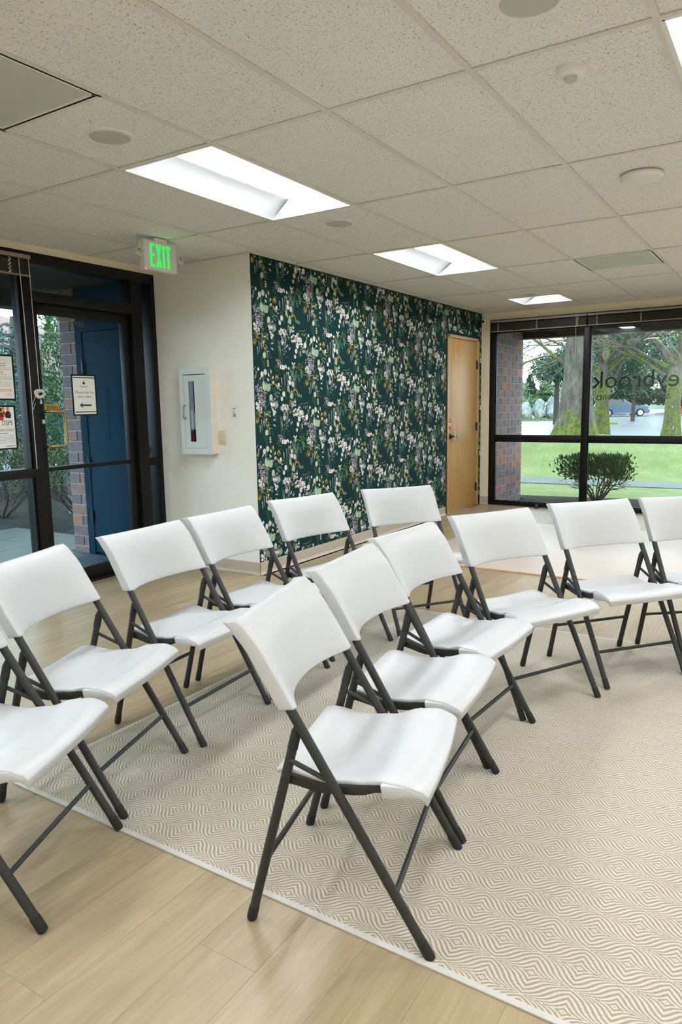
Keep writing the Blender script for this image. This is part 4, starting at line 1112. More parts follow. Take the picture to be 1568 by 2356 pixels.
L_DARK = leafm('misted_evergreen', srgb(58, 92, 72), 0.35, 0.7); L_PALE = leafm('misted_twig_green', srgb(146, 156, 128), 0.3, 0.8); L_MID = leafm('misted_mid_green', srgb(92, 124, 80), 0.4, 0.7)  # far-tree greens, lightened so the leaf colour itself carries the misty haze
PINE_BARK = mat('dark_pine_bark', srgb(62, 55, 50), 0.9, 0.2)
L_HEDGE = leafm('dull_hedge_leaf', srgb(70, 84, 50), 0.4, 0.6)

def leaf_quads(pts, ln, wd, droop=0.0):
    """pts: (position, outward direction); returns a mesh of folded pointed leaves"""
    vs, fs = [], []
    for p, d in pts:
        d = (d+Vector((random.gauss(0, .5), random.gauss(0, .5), random.gauss(0, .5)-droop))).normalized()
        x, _ = ring_frame(d); x = (Matrix.Rotation(random.random()*6.3, 3, d) @ x); k = random.uniform(.7, 1.25)
        z = d.cross(x)*wd*0.25*k
        a = len(vs); vs += [p, p+d*ln*.45*k+x*wd*.5*k+z, p+d*ln*k, p+d*ln*.45*k-x*wd*.5*k+z, p+d*ln*.5*k]
        fs += [(a, a+1, a+4), (a+1, a+2, a+4), (a+2, a+3, a+4), (a+3, a, a+4)]
    me = bpy.data.meshes.new('leaves'); me.from_pydata([tuple(v) for v in vs], [], fs)
    return me
def grow(bm, p, d, ln, r, lev, tips, spread=0.6, droop=0.0, nchild=3, seg=6, taper=0.6):
    pts, rs = [p], [r]; q, dd = p.copy(), d.copy()
    n = 4
    for k in range(n):
        dd = (dd+Vector((random.gauss(0, .13), random.gauss(0, .13), random.gauss(0, .1)-droop*0.12))).normalized()
        q = q+dd*ln/n; pts.append(q.copy()); rs.append(r*(1-(1-taper)*(k+1)/n))
    tube(bm, pts, rs, seg, cap=(lev == 0))
    if lev == 0: tips.append((q, dd)); tips.append((pts[2], dd)); return
    for k in range(nchild):
        a = random.random()*6.28; x, y = ring_frame(dd)
        nd = (dd+(x*math.cos(a)+y*math.sin(a))*spread*random.uniform(.7, 1.3)).normalized()
        s = pts[-1] if k == 0 else pts[random.choice((2, 3, 4))]
        grow(bm, s, nd, ln*random.uniform(.6, .82), r*taper*random.uniform(.7, .95), lev-1, tips, spread, droop, nchild, max(4, seg-1), taper)

b = bmesh.new(); box(b, (XR+0.15, -60, -0.5), (80, 21.5, -0.16)); box(b, (-3.6, -60, -0.5), (XR+0.15, YB-0.16, -0.16))
tag(obj('outer_ground', b, mat('pale_concrete', (0.42, 0.42, 0.40), 0.8), smooth=0), 'pale concrete ground on the far sides of the building', 'ground', kind='structure')
# ---- lawn with a low rise, path, planting bed, road
def lawn_z(x, y):
    f = lambda q: max(0, min(1, q)); s = lambda q: q*q*(3-2*q)
    rise = s(f((y-11.6)/3.0)); fall = s(f((y-16.0)/5.0))
    z = -0.10+0.60*rise*(1-fall)
    z += 0.22*math.exp(-((x+3.22)**2+(y-14.35)**2)/1.2)*0.6
    z -= 0.12*s(f((-5.0-x)/2.5))*rise*(1-fall)
    return z+0.015*math.sin(x*2.1)*math.sin(y*1.7)*rise
b = bmesh.new(); grid = []
ys = [8.0+0.25*k for k in range(60)]
for y in ys: grid.append([b.verts.new((x_, y, lawn_z(x_, y)-0.002)) for x_ in [-22+0.5*k for k in range(54)]])
for r0, r1 in zip(grid, grid[1:]):
    for k in range(len(r0)-1): b.faces.new((r0[k], r0[k+1], r1[k+1], r1[k]))
tag(obj('lawn', b, GRASS), 'bright wet lawn rising to a low mound outside the tall window', 'lawn', kind='structure')
b = bmesh.new(); box(b, (-2.38, 6.72, -0.3), (XR+0.1, 8.0, -0.075)); box(b, (-22, 7.96, -0.3), (-2.38, 8.0, -0.075))
prism(b, [(-22, 7.98, -0.2), (4.9, 7.98, -0.2), (4.9, 8.75, -0.2), (3, 8.74, -0.2), (0, 8.68, -0.2), (-1.2, 8.58, -0.2), (-2.3, 8.42, -0.2), (-4, 8.3, -0.2), (-22, 8.2, -0.2)], (0, 0, 0.113))
tag(obj('mulch_bed', b, MULCH, smooth=0), 'dark mulch bed along the foot of the tall window', 'ground', kind='structure')
b = bmesh.new(); prism(b, [(-22, 10.35, -0.2), (-3, 10.2, -0.2), (4.9, 10.6, -0.2), (4.9, 11.3, -0.2), (-3, 11.25, -0.2), (-22, 11.6, -0.2)], (0, 0, 0.112))
tag(obj('garden_path', b, PATHM, smooth=0), 'grey wet path crossing the lawn', 'path', kind='structure')
b = bmesh.new(); box(b, (-140, 21.5, -0.5), (90, 150, -0.13))
tag(obj('car_park', b, ASPHALT, smooth=0), 'wet asphalt car park and road beyond the lawn', 'road', kind='structure')
def island(pts, label):
    b = bmesh.new(); prism(b, [(x_, y_, -0.2) for x_, y_ in pts], (0, 0, 0.19)); g = obj('turf', b, GRASS, None, smooth=0)
    g.name = 'planting_island'; tag(g, label, 'verge', kind='structure')
island([(-34, 49.5), (-14.5, 57), (-13.5, 59), (-15, 62), (-36, 56)], 'kerbed grass verge below the boulders')
island([(-9.9, 72), (0, 73), (1, 78), (-9, 77)], 'kerbed grass verge behind the blue car')
island([(-12.6, 47), (-10.2, 45.2), (-8.8, 46), (-11, 48.6)], 'narrow kerbed grass tip in the wet car park')

# ---- brick pier beside the tall window
def bricks(name, label, origin, udir, L, nrm, z0, z1, T):
    """pier with running-bond courses on the face with normal nrm"""
    o = Vector(origin); u = Vector(udir); n = Vector(nrm)
    t = thing(name, label, 'pier', o, 0, kind='structure')
    bm = bmesh.new()
    prism(bm, [n*-0.006+Vector((0, 0, z0)), u*L+n*-0.006+Vector((0, 0, z0)), u*L-n*T+Vector((0, 0, z0)), -n*T+Vector((0, 0, z0))], (0, 0, z1-z0)); obj('mortar_core', bm, MORTAR, t, smooth=0)
    cache = {}
    def one(a, l, z):
        k = round(l, 3)
        if k not in cache:
            bm = bmesh.new(); prism(bm, [u*0.005+n*0.004, u*(l-0.005)+n*0.004, u*(l-0.005)-n*0.06, u*0.005-n*0.06], (0, 0, 0.0916)); cache[k] = finish(bm, 0.003, 1, 0); cache[k].materials.append(BRICK)
        q = bpy.data.objects.new('brick', cache[k]); COL.objects.link(q); q.parent = t; q.location = u*a+Vector((0, 0, z))
    z = z0; row = 0
    while z < z1-0.05:
        a = 0.0 if row % 2 == 0 else -0.152
        while a < L-0.01:
            s0, s1 = max(a, 0), min(a+0.305, L)
            if s1-s0 > 0.03: one(s0, s1-s0, z+0.005)
            a += 0.305
        z += 0.1016; row += 1
    return t
bricks('brick_pier', 'tall brown brick pier outside the tall window corner', (-2.43, 6.72, 0), (0, 1, 0), 1.21, (1, 0, 0), -0.1, 2.40, 0.4)
b = bmesh.new(); box(b, (-6, 6.72, 2.40), (XR, 8.1, 2.75)); box(b, (-6, 7.9, 2.27), (XR, 8.1, 2.40))
tag(obj('soffit_window_side', b, DARK_SOFFIT, smooth=0), 'dark soffit overhanging the tall window outside', 'soffit', kind='structure')

# ---- clipped bush in front of the tall window
random.seed(31)
t = thing('clipped_bush', 'flat-topped evergreen bush with bare fanned stems before the tall window', 'bush', (-1.36, 8.12, -0.09))
b = bmesh.new(); tips = []
for k in range(16):
    a = 2*PI*k/16+random.random()*.3; lean = random.uniform(0.35, 1.35)
    grow(b, Vector((0.05*math.cos(a), 0.05*math.sin(a), 0)), Vector((math.cos(a)*lean, math.sin(a)*lean*0.7, 1.0)).normalized(), random.uniform(.30, .46), 0.016, 2, tips, 0.5, 0.0, 3, 6, 0.62)
for v in b.verts:
    if v.co.z > 0.70: v.co.z = 0.70+(v.co.z-0.70)*0.12
obj('stems', b, mat('bush_stem', srgb(74, 68, 58), 0.8), t)
pts = []
for q, d in tips:
    for k in range(6):
        p = q+Vector((random.gauss(0, .05), random.gauss(0, .05), random.gauss(0, .04)))
        if p.z > 0.32: pts.append((Vector((p.x, p.y, min(p.z, 0.66)+random.random()*.05)), Vector((d.x, d.y, d.z+0.5))))
for k in range(1300):
    a = random.random()*6.28; r_ = math.sqrt(random.random()); z = random.uniform(0.40, 0.70); w = 0.30+0.28*min(1, (z-0.2)/0.35)
    pts.append((Vector((r_*w*math.cos(a), r_*w*0.7*math.sin(a), z)), Vector((math.cos(a)*.4, math.sin(a)*.4, 1.0))))
obj('leaves', leaf_quads(pts, 0.085, 0.036), L_BUSH, t); t.scale = (0.72, 0.72, 0.92)

# ---- trees beyond the lawn
def big_tree(name, label, loc, r, h, seed, limbs, m, flare=1.9, lean=(0, 0), lvl=3, grp='mossy bare trees on the lawn'):
    random.seed(seed)
    t = thing(name, label, 'tree', loc, 0, grp)
    b = bmesh.new(); seg = 20; rings = []
    n = 14
    for i in range(n+1):
        q = i/n; z = -0.15+q*(h+0.15); rr = r*(1-0.32*q)+r*(flare-1)*math.exp(-max(0, z)*2.4)
        c = Vector((lean[0]*q*h, lean[1]*q*h, z)); ring = []
        for k in range(seg):
            a = 2*PI*k/seg; w = 1+0.07*math.sin(3*a+seed)+0.05*math.sin(7*a+z*3)+0.22*math.exp(-max(0, z)*3)*math.sin(5*a+seed)
            ring.append(b.verts.new(c+Vector((math.cos(a), math.sin(a), 0))*rr*w))
        rings.append(ring)
    for i in range(n):
        for k in range(seg): b.faces.new((rings[i][k], rings[i][(k+1) % seg], rings[i+1][(k+1) % seg], rings[i+1][k]))
    b.faces.new(rings[0][::-1]); b.faces.new(rings[-1])
    obj('trunk', b, m, t)
    b = bmesh.new(); tips = []
    for (z, az, el, ln, rr) in limbs:
        q = z/h; p = Vector((lean[0]*q*h, lean[1]*q*h, z)); a = math.radians(az)
        grow(b, p, Vector((math.cos(a), math.sin(a), el)).normalized(), ln, rr, lvl, tips, 0.55, 0.25, 3, 6, 0.6)
    obj('limbs', b, MOSS2, t)
    pts = [(q, d) for q, d in tips for _ in range(2)]
    obj('twig_buds', leaf_quads(pts, 0.09, 0.03), L_PALE, t)
    return t
big_tree('mossy_tree', 'thick grey tree trunk with a bright mossy foot on the lawn mound', (-3.27, 14.38, 0.50), 0.33, 5.2, 4,
         [(1.5, 180, 0.75, 1.5, 0.05), (2.0, 200, 1.0, 1.6, 0.05), (2.6, 160, 0.5, 1.6, 0.05), (3.2, 190, 0.3, 1.6, 0.05), (4.9, 20, 1.2, 2.0, 0.14), (4.9, 140, 1.4, 2.0, 0.14), (2.9, 10, 0.7, 1.6, 0.05)], MOSS1, 1.8)
big_tree('mossy_tree', 'slender dark tree with spreading mossy branches behind the window mullion', (-4.30, 21.4, -0.05), 0.24, 2.6, 9,
         [(1.9, 150, 1.3, 2.2, 0.07), (2.2, 20, 1.1, 2.4, 0.08), (2.5, 80, 1.8, 2.4, 0.12), (2.5, 250, 1.4, 2.2, 0.07), (2.1, 330, 0.7, 2.6, 0.055), (2.5, 0, 0.6, 2.6, 0.05), (1.7, 350, 0.9, 2.4, 0.05), (2.3, 170, 0.8, 2.2, 0.05), (2.5, 300, 1.0, 2.4, 0.06)], MOSS2, 1.4)
big_tree('mossy_tree', 'forked mossy tree behind the window lettering', (-2.13, 20.4, -0.05), 0.24, 2.5, 13,
         [(2.3, 170, 1.8, 2.4, 0.13), (2.4, 20, 2.0, 2.6, 0.16), (2.0, 190, 0.6, 2.6, 0.05), (2.4, 300, 1.4, 2.2, 0.06), (2.3, 175, 0.9, 2.8, 0.05), (2.2, 200, 0.4, 2.6, 0.045), (1.9, 180, 1.0, 2.2, 0.05)], MOSS2, 1.5, (0.02, 0))

def conifer_mesh(seed, h, r, n, ln, base=0.1, pw=0.8):
    random.seed(seed); pts = []
    for k in range(n):
        q = random.random()**1.1; a = random.random()*6.28; z = h*(base+(1-base)*q); rr = r*(1-q)**pw*random.uniform(.55, 1.05)*(1+0.2*math.sin(q*40+seed))
        pts.append((Vector((rr*math.cos(a), rr*math.sin(a), z)), Vector((math.cos(a), math.sin(a), -0.2))))
    return leaf_quads(pts, ln, ln*0.5, 0.3)
def round_mesh(seed, h, r, n, ln, z0):
    random.seed(seed); pts = []; lob = [(Vector((random.gauss(0, r*.42), random.gauss(0, r*.42), random.uniform(z0+(h-z0)*.2, h-(h-z0)*.25))), random.uniform(.35, .6)*r) for _ in range(9)]
    for k in range(n):
        c, R2 = random.choice(lob); d = Vector((random.gauss(0, 1), random.gauss(0, 1), random.gauss(0, .8))).normalized()
        pts.append((c+d*R2*random.uniform(.6, 1.05), d))
    return leaf_quads(pts, ln, ln*0.55)
def far_tree(name, label, loc, crown, m, th, tr, s=1.0, group='trees beyond the car park', rz=0.0):
    t = thing(name, label, 'tree', loc, rz, group); t.scale = (s, s, s)
    obj('crown', crown, m, t)
    b = bmesh.new(); tube(b, [(0, 0, -0.3), (0.02, 0.05, th*0.5), (0, 0, th)], [tr*1.3, tr, tr*0.6], 8); obj('trunk', b, PINE_BARK, t)
    return t
con = [conifer_mesh(41, 12, 3.0, 13000, 0.45), conifer_mesh(42, 13, 3.6, 15000, 0.48), conifer_mesh(43, 9, 3.0, 11000, 0.42)]
rnd = [round_mesh(51, 9.0, 5.0, 11000, 0.3, 4.6), round_mesh(52, 9.5, 5.5, 12000, 0.34, 2.0), round_mesh(53, 5.2, 1.7, 5000, 0.2, 2.9)]
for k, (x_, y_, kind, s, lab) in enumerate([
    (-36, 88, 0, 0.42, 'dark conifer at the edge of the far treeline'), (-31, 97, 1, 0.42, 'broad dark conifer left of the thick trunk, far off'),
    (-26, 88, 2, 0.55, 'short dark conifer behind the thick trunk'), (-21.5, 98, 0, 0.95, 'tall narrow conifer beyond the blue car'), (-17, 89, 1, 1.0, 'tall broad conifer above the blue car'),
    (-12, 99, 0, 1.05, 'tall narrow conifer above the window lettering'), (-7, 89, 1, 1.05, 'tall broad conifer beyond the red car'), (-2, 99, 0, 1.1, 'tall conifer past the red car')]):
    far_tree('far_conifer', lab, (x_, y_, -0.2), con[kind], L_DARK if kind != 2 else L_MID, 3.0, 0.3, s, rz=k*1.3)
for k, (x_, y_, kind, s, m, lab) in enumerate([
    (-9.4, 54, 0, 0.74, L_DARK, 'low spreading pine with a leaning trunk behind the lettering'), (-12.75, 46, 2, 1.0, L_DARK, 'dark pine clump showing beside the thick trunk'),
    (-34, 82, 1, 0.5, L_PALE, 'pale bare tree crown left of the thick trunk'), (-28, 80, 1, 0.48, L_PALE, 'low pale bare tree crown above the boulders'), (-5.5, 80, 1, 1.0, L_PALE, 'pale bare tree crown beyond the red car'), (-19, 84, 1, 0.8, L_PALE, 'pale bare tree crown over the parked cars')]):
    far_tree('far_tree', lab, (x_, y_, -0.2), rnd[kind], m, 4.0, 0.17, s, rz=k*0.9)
b = bmesh.new()
for k in range(60):
    a = -70+k*2.0
    z0 = 3.5+2.0*math.sin(k*.5)+1.2*math.sin(k*1.3)
    b.verts.new((a, 135+6*math.sin(k*.4), -0.2)); b.verts.new((a, 150+6*math.sin(k*.4), z0)); b.verts.new((a, 175, z0*.7+3))
b.verts.ensure_lookup_table()
for k in range(59):
    for j in range(2): b.faces.new((b.verts[k*3+j], b.verts[k*3+3+j], b.verts[k*3+4+j], b.verts[k*3+1+j]))
tag(obj('hill', b, ground_mat('wooded_hill', [(0.3, srgb(62, 84, 70)), (0.7, srgb(116, 136, 118))], 0.35, 0.95)), 'low wooded hill behind the far treeline', 'hill', kind='structure')

# ---- boulders
ROCK = ground_mat('pale_grey_rock', [(0.34, srgb(58, 66, 68)), (0.5, srgb(128, 140, 140)), (0.66, srgb(196, 204, 202))], 1.3, 0.7, 0.6)
random.seed(61)
blab = ['first', 'second', 'third', 'fourth', 'fifth', 'sixth', 'seventh', 'eighth', 'ninth']
for k in range(9):
    b = bmesh.new(); bmesh.ops.create_icosphere(b, subdivisions=2, radius=1.0)
    sx, sy, sz = random.uniform(.50, .58), random.uniform(.42, .52), random.uniform(.42, .62) if k < 5 else random.uniform(.7, .9)
    for v in b.verts:
        n = 1+0.16*math.sin(v.co.x*3+k)+0.12*math.sin(v.co.y*4+2*k)+random.uniform(-.16, .16)
        v.co = Vector((v.co.x*sx*n, v.co.y*sy*n, v.co.z*sz*n))
    q = k/4 if k < 5 else (k-4.5)/4
    tag(obj('boulder', b, ROCK, loc=(-19.4+q*3.9, 56.6+q*2.3+(0 if k < 5 else 1.15), 0.42 if k < 5 else 0.75), smooth=18),
        'pale angular boulder, %s from the brick pier in the %s rock row' % (blab[k if k < 5 else k-5], 'front' if k < 5 else 'rear'), 'boulder', 'boulders along the car park verge')
t = thing('round_shrub', 'small green shrub behind the boulders beside the brick pier', 'shrub', (-20.6, 61.2, 0))
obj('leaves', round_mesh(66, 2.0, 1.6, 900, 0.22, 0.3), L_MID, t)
b = bmesh.new(); tube(b, [(0, 0, -0.1), (0, 0, 1.0)], 0.06, 6); obj('stem', b, BARK, t)

# ---- cars
RUBBER = mat('tyre_rubber', srgb(26, 26, 27), 0.8); CARGLASS = mat('dark_car_glass', srgb(30, 36, 40), 0.08, spec=0.8); CHROME = mat('chrome_trim', srgb(190, 192, 194), 0.2, metal=0.9)
def car(label, loc, rz, paint, L=4.9, Hh=1.72, wagon=True, group='cars in the far car park'):
    t = thing('parked_car', label, 'car', loc, rz, group)
    hl, w = L/2, 0.93
    b = bmesh.new()
    side = [(-hl, .42), (-hl+.04, .95), (-hl+.18, 1.04), (hl-1.35, 1.06), (hl-.35, .96), (hl-.05, .80), (hl, .45), (hl-.12, .28)]
    for s, c in ((-1, -hl+.95), (1, hl-.92)): pass
    arch = [(hl-.92+.43*math.cos(a), .34+.43*math.sin(a)) for a in [PI*k/8 for k in range(9)] if .34+.43*math.sin(a) > .30]
    arch2 = [(-hl+.95+.43*math.cos(a), .34+.43*math.sin(a)) for a in [PI*k/8 for k in range(9)]]
    outl = side+[(hl-.45, .28)]+arch+[(hl-1.40, .26), (-hl+1.42, .26)]+arch2+[(-hl+.48, .30), (-hl+.1, .32)]
    prism(b, [(x_, -w, z) for x_, z in outl], (0, 2*w, 0)); obj('body', b, paint, t, smooth=0)
    if wagon: cab = [(-hl+.12, 1.03), (-hl+.42, Hh-.06), (-hl+.9, Hh), (hl-2.45, Hh-.03), (hl-1.45, 1.05)]
    else: cab = [(-hl+.25, 1.03), (-hl+1.15, Hh-.04), (-hl+1.8, Hh), (hl-2.3, Hh-.03), (hl-1.4, 1.05)]
    def pr(sc_, y0, y1, m, nm, zs=0.0):
        b = bmesh.new(); cx = sum(p[0] for p in cab)/5; cz = 1.36
        lo = [(cx+(x_-cx)*sc_, z) for x_, z in cab]; lo = [(x_, cz+(z-cz)*sc_) for x_, z in lo]
        A = [b.verts.new((x_, y0*(1 if z < 1.3 else .86), z)) for x_, z in lo]; B = [b.verts.new((x_, y1*(1 if z < 1.3 else .86), z)) for x_, z in lo]
        b.faces.new(A[::-1]); b.faces.new(B); 
        for k in range(5): b.faces.new((A[k], A[(k+1) % 5], B[(k+1) % 5], B[k]))
        return obj(nm, b, m, t, smooth=0)
    pr(1.0, -w*.97, w*.97, paint, 'cabin'); pr(0.80, -w*.99, w*.99, CARGLASS, 'side_window')
    for s in (-1, 1):
        b = bmesh.new(); 
        for xx in ((-hl+1.75), (hl-2.35)): box(b, (xx-.05, s*w*.995-.012, 1.02), (xx+.05, s*w*.90+.04*s, Hh-.08)) if False else None
        box(b, (-hl+1.45, s*w-.02, .30), (hl-1.45, s*w+.02, .38)); obj('sill_trim', b, CHROME, t)
        b = bmesh.new(); box(b, (-hl-.01, s*(w-.17)-.15, .78), (-hl+.12, s*(w-.17)+.18, .96)); obj('tail_light', b, INK_RED, t)
        b = bmesh.new(); box(b, (hl-.16, s*(w-.2)-.2, .66), (hl-.01, s*(w-.2)+.2, .78)); obj('head_light', b, CHROME, t)
        for xx in (-hl+.95, hl-.92):
            b = bmesh.new(); lathe(b, [(0.0005, -.11), (.30, -.11), (.36, -.09), (.36, .09), (.30, .11), (0.0005, .11)], 22, 'y', (xx, s*(w-.10), .36)); wh = obj('wheel', b, RUBBER, t)
            b = bmesh.new(); lathe(b, [(0.0005, 0), (.24, 0), (.24, s*.01), (0.0005, s*.018)], 14, 'y', (xx, s*(w+.01), .36)); obj('rim', b, CHROME, wh)
    return t
P_BLUE = mat('blue_grey_car_paint', srgb(70, 96, 122), 0.2, 0.03); P_WHITE = mat('white_car_paint', srgb(226, 230, 234), 0.25, 0.02); P_SILVER = mat('silver_car_paint', srgb(150, 160, 168), 0.25); P_RED = mat('red_car_paint', srgb(190, 40, 50), 0.25)
car('blue-grey sport utility car seen side-on across the wet car park', (-13.65, 70.9, -0.13), math.radians(32.5), P_BLUE)
car('white parked car behind the boulders by the thick trunk', (-18.3, 66.5, -0.13), math.radians(28), P_WHITE, 4.5, 1.5, False)
car('silver parked car behind the boulders beside the brick pier', (-23.4, 67.6, -0.13), math.radians(25), P_SILVER, 4.4, 1.5, False)
car('red parked car cut off by the picture edge', (-4.95, 62.6, -0.13), math.radians(20), P_RED, 4.4, 1.55, True)
t = thing('sign_post', 'pinkish sign on a thin post beyond the blue car', 'sign', (-14.0, 66.0, -0.13))
b = bmesh.new(); tube(b, [(0, 0, 0), (0, 0, 2.6)], 0.04, 8); obj('post', b, STEEL, t)
b = bmesh.new(); box(b, (-0.24, -0.05, 2.2), (0.24, -0.02, 3.2)); obj('panel', b, mat('pink_sign', srgb(214, 130, 140), 0.6), t)

# ================================================================== entrance side
PAVE = CONCRETE
b = bmesh.new(); box(b, (-60, -30, -0.4), (-3.72, 1.95, -0.06)); prism(b, [(-4.9, 1.95, -0.4), (-4.9, 6.5, -0.4), (-60, 47, -0.4), (-60, 1.95, -0.4)], (0, 0, 0.34))
tag(obj('entrance_ground', b, MULCH, smooth=0), 'dark mulch ground outside the glass door', 'ground', kind='structure')
t = thing('entrance_paving', 'wet grey concrete paving slabs outside the glass door', 'paving', (0, 0, 0), 0, kind='structure')
bm = bmesh.new(); box(bm, (0.004, 0.004, -0.07), (0.596, 0.596, -0.02)); pme = finish(bm, 0.005, 1, 0); pme.materials.append(PAVE)
for k in range(4):
    for j in range(9):
        if k == 0 and -0.0: continue
        x0, y0 = -3.73-0.6*(k+1), 1.86-0.6*(j+1)
        o = bpy.data.objects.new('paver', pme); COL.objects.link(o); o.location = (x0, y0, 0); o.parent = t
for k in range(3):
    o = bpy.data.objects.new('paver', pme); COL.objects.link(o); o.location = (-5.53-0.6*k, 1.86, 0); o.parent = t
b = bmesh.new(); box(b, (-4.52, 0.86, -0.02), (-3.76, 1.80, -0.006))
tag(obj('door_mat', b, mat('dark_blue_ribbed_mat', srgb(44, 62, 84), 0.9, 0.3, 40, 0.5), bevel=0.003), 'dark blue ribbed door mat outside the glass door', 'mat')
# side wall of the porch: brick end, blue frame and door
bricks('brick_pier', 'brick end of the porch wall seen through the glass door', (-4.885, 1.87, 0), (1, 0, 0), 0.225, (0, -1, 0), -0.06, 2.46, 0.3)
b = bmesh.new(); box(b, (-4.66, 1.90, -0.06), (-3.61, 2.05, 2.46)); box(b, (-4.66, 1.875, 2.12), (-3.62, 1.90, 2.46))
tag(obj('wall_porch', b, BLUE_PAINT, smooth=0), 'blue painted porch wall around the blue door', 'wall', kind='structure')
t = thing('door_3', 'deep blue flush door in the porch seen through the glass', 'door', (-4.1, 1.90, 0), 0, kind='structure')
b = bmesh.new(); box(b, (-0.56, -0.035, -0.02), (-0.475, 0.0, 2.12)); box(b, (0.43, -0.035, -0.02), (0.485, 0, 2.12)); box(b, (-0.475, -0.035, 2.06), (0.43, 0, 2.12)); obj('door_frame', b, BLUE_PAINT, t, smooth=0)
lf = obox('door_leaf', (-0.468, -0.028, 0.0), (0.424, -0.004, 2.055), BLUE_PAINT, t, 0.002)
for z in (0.35, 0.86, 1.75):
    b = bmesh.new(); tube(b, [(-0.472, -0.042, z-.055), (-0.472, -0.042, z+.055)], 0.012, 10); obj('hinge', b, mat('dark_blue_hinge', srgb(18, 44, 60), 0.4), lf)
b = bmesh.new(); lathe(b, [(0.0005, 0), (.03, 0), (.03, -.012), (.012, -.016), (.012, -.04), (.028, -.05), (.028, -.07), (0.0005, -.075)], 18, 'y', (0.345, -0.028, 1.0)); obj('knob', b, STEEL, lf)
b = bmesh.new(); box(b, (-5.3, -5, 2.46), (-3.72, 2.2, 2.75)); box(b, (-5.3, -5, 2.30), (-5.1, 2.2, 2.46))
tag(obj('soffit_porch', b, DARK_SOFFIT, smooth=0), 'dark soffit over the porch outside the glass door', 'soffit', kind='structure')

# leggy hedge bushes
def leggy(label, loc, seed, h=1.0, w=0.5):
    random.seed(seed)
    t = thing('leggy_bush', label, 'bush', loc, 0, 'leggy bushes outside the glass door')
    b = bmesh.new(); tips = []
    for k in range(11):
        a = 6.28*k/11+random.random()*.4
        grow(b, Vector((.06*math.cos(a), .06*math.sin(a), 0)), Vector((math.cos(a)*.7, math.sin(a)*.7, 1)).normalized(), h*random.uniform(.36, .46), 0.014, 2, tips, 0.5, 0, 3, 5, 0.62)
    obj('stems', b, mat('hedge_stem', srgb(66, 58, 50), 0.8), t)
    pts = []
    for q, d in tips:
        for _ in range(7):
            p = q+Vector((random.gauss(0, .07), random.gauss(0, .07), random.gauss(0, .06)))
            if p.z > h*.45: pts.append((p, d))
    for _ in range(1100):
        a = random.random()*6.28; r_ = math.sqrt(random.random())*w
        pts.append((Vector((r_*math.cos(a), r_*math.sin(a), random.uniform(.62, 1.0)*h)), Vector((0, 0, 1))))
    obj('leaves', leaf_quads(pts, 0.05, 0.022), L_HEDGE, t)
leggy('leggy bush with bare stems behind the storefront pane', (-6.95, 1.85, -0.06), 71, 1.05, .55)
leggy('leggy bush with bare stems behind the door glass', (-6.4, 3.2, -0.06), 72, 1.0, .45)
leggy('leggy bush farther along, behind the storefront pane', (-7.6, 1.5, -0.06), 73, 1.1, .55)
leggy('leggy bush set back between the two nearer bushes', (-7.9, 3.0, -0.06), 74, 1.15, .6)
# narrow cypress
t = thing('narrow_cypress', 'tall narrow green cypress beside the brick end of the porch', 'tree', (-7.35, 3.72, -0.06))
random.seed(81); pts = []
for k in range(10000):
    q = random.random(); a = random.random()*6.28; z = 0.7+q*3.6; rr = (0.30*(1-q)**.6+.03)*random.uniform(.55, 1.1)*(1+.25*math.sin(z*9+a*2))
    pts.append((Vector((rr*math.cos(a), rr*math.sin(a), z)), Vector((math.cos(a)*.6, math.sin(a)*.6, .9))))
obj('foliage', leaf_quads(pts, 0.055, 0.016), L_CYP, t)
b = bmesh.new(); tube(b, [(0, 0, 0), (0, 0, 3.8)], [0.06, 0.02], 8); obj('trunk', b, BARK, t)
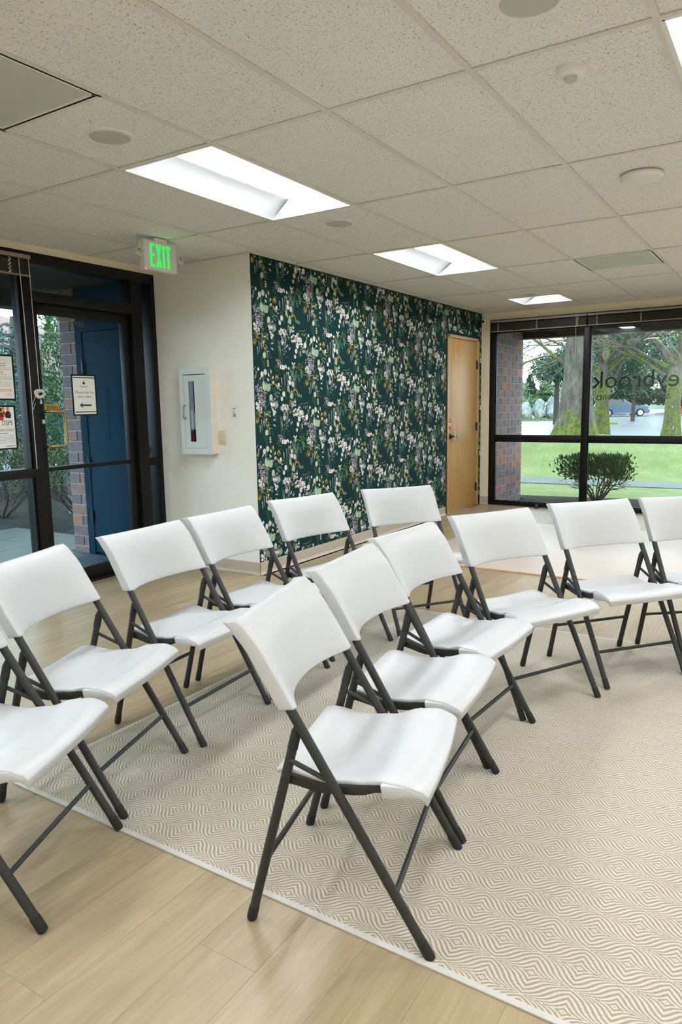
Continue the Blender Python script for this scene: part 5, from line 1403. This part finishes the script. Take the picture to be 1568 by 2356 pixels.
# weeping blue cedar
t = thing('weeping_cedar', 'weeping blue-green cedar with hanging curtains of needles', 'tree', (-10.4, 4.9, -0.06))
random.seed(91); b = bmesh.new(); pts = []
tube(b, [(0, 0, -.1), (.1, .1, 1.2), (-.05, .2, 2.2), (.1, .1, 3.0)], [.16, .13, .10, .05], 10)
for k in range(34):
    a = random.uniform(0, 6.28); z = random.uniform(1.3, 2.9); ln = random.uniform(.8, 2.6)
    p = Vector((.05, .12, z)); d = Vector((math.cos(a), math.sin(a), random.uniform(-.05, .35))); arm = [p.copy()]
    for i in range(7):
        d = (d+Vector((random.gauss(0, .1), random.gauss(0, .1), -.10))).normalized(); p = p+d*ln/7; arm.append(p.copy())
    tube(b, arm, [.035*(1-i/9) for i in range(8)], 6)
    for q in arm[2:]:
        for _ in range(2):
            hang = random.uniform(.5, 1.5); s = q+Vector((random.gauss(0, .08), random.gauss(0, .08), 0)); hp = [s.copy()]
            for i in range(4): s = s+Vector((random.gauss(0, .04), random.gauss(0, .04), -hang/4)); hp.append(s.copy())
            tube(b, hp, .006, 4, cap=False)
            for i in range(int(hang*55)):
                w = random.random()*3.99; i0 = int(w); c = hp[i0].lerp(hp[i0+1], w-i0)
                if c.z > 0.15: pts.append((c+Vector((random.gauss(0, .03), random.gauss(0, .03), 0)), Vector((random.gauss(0, 1), random.gauss(0, 1), .2)).normalized()))
obj('branches', b, mat('cedar_bark', srgb(84, 80, 74), 0.9), t)
obj('needles', leaf_quads(pts, 0.075, 0.022, .3), L_BLUE, t)
# far buildings and trees on the entrance side
t = thing('far_building', 'low pale building with a pinkish roof beyond the cedar', 'building', (-38, 24, -0.06), math.radians(35))
b = bmesh.new(); box(b, (-2.5, -14, 0), (2.5, 14, 3.2)); obj('wall', b, mat('pale_render', srgb(196, 188, 180), 0.9), t, smooth=0)
b = bmesh.new(); prism(b, [(-3.2, -14.6, 3.2), (3.2, -14.6, 3.2), (0, -14.6, 6.6)], (0, 29.2, 0)); obj('roof', b, mat('pinkish_roof', srgb(150, 116, 112), 0.9), t, smooth=0)
for k in range(7):
    y0 = -12+k*3.6
    w_ = obox('window', (2.5, y0, 1.0), (2.56, y0+1.7, 2.4), BLACK_FRAME, t); obox('pane', (2.55, y0+.08, 1.08), (2.58, y0+1.62, 2.32), CARGLASS, w_)
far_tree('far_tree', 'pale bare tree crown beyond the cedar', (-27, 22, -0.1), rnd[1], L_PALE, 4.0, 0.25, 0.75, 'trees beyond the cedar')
b = bmesh.new(); box(b, (-34, -5, -0.055), (-13.5, 20, -0.045))
tag(obj('side_car_park', b, ASPHALT, smooth=0), 'wet asphalt drive beyond the leggy bushes', 'road', kind='structure')
car('blue parked car glimpsed through the glass door', (-21.5, 14.5, -0.045), math.radians(100), mat('bright_blue_paint', srgb(40, 84, 160), 0.25), 4.4, 1.5, False, 'cars on the entrance side')
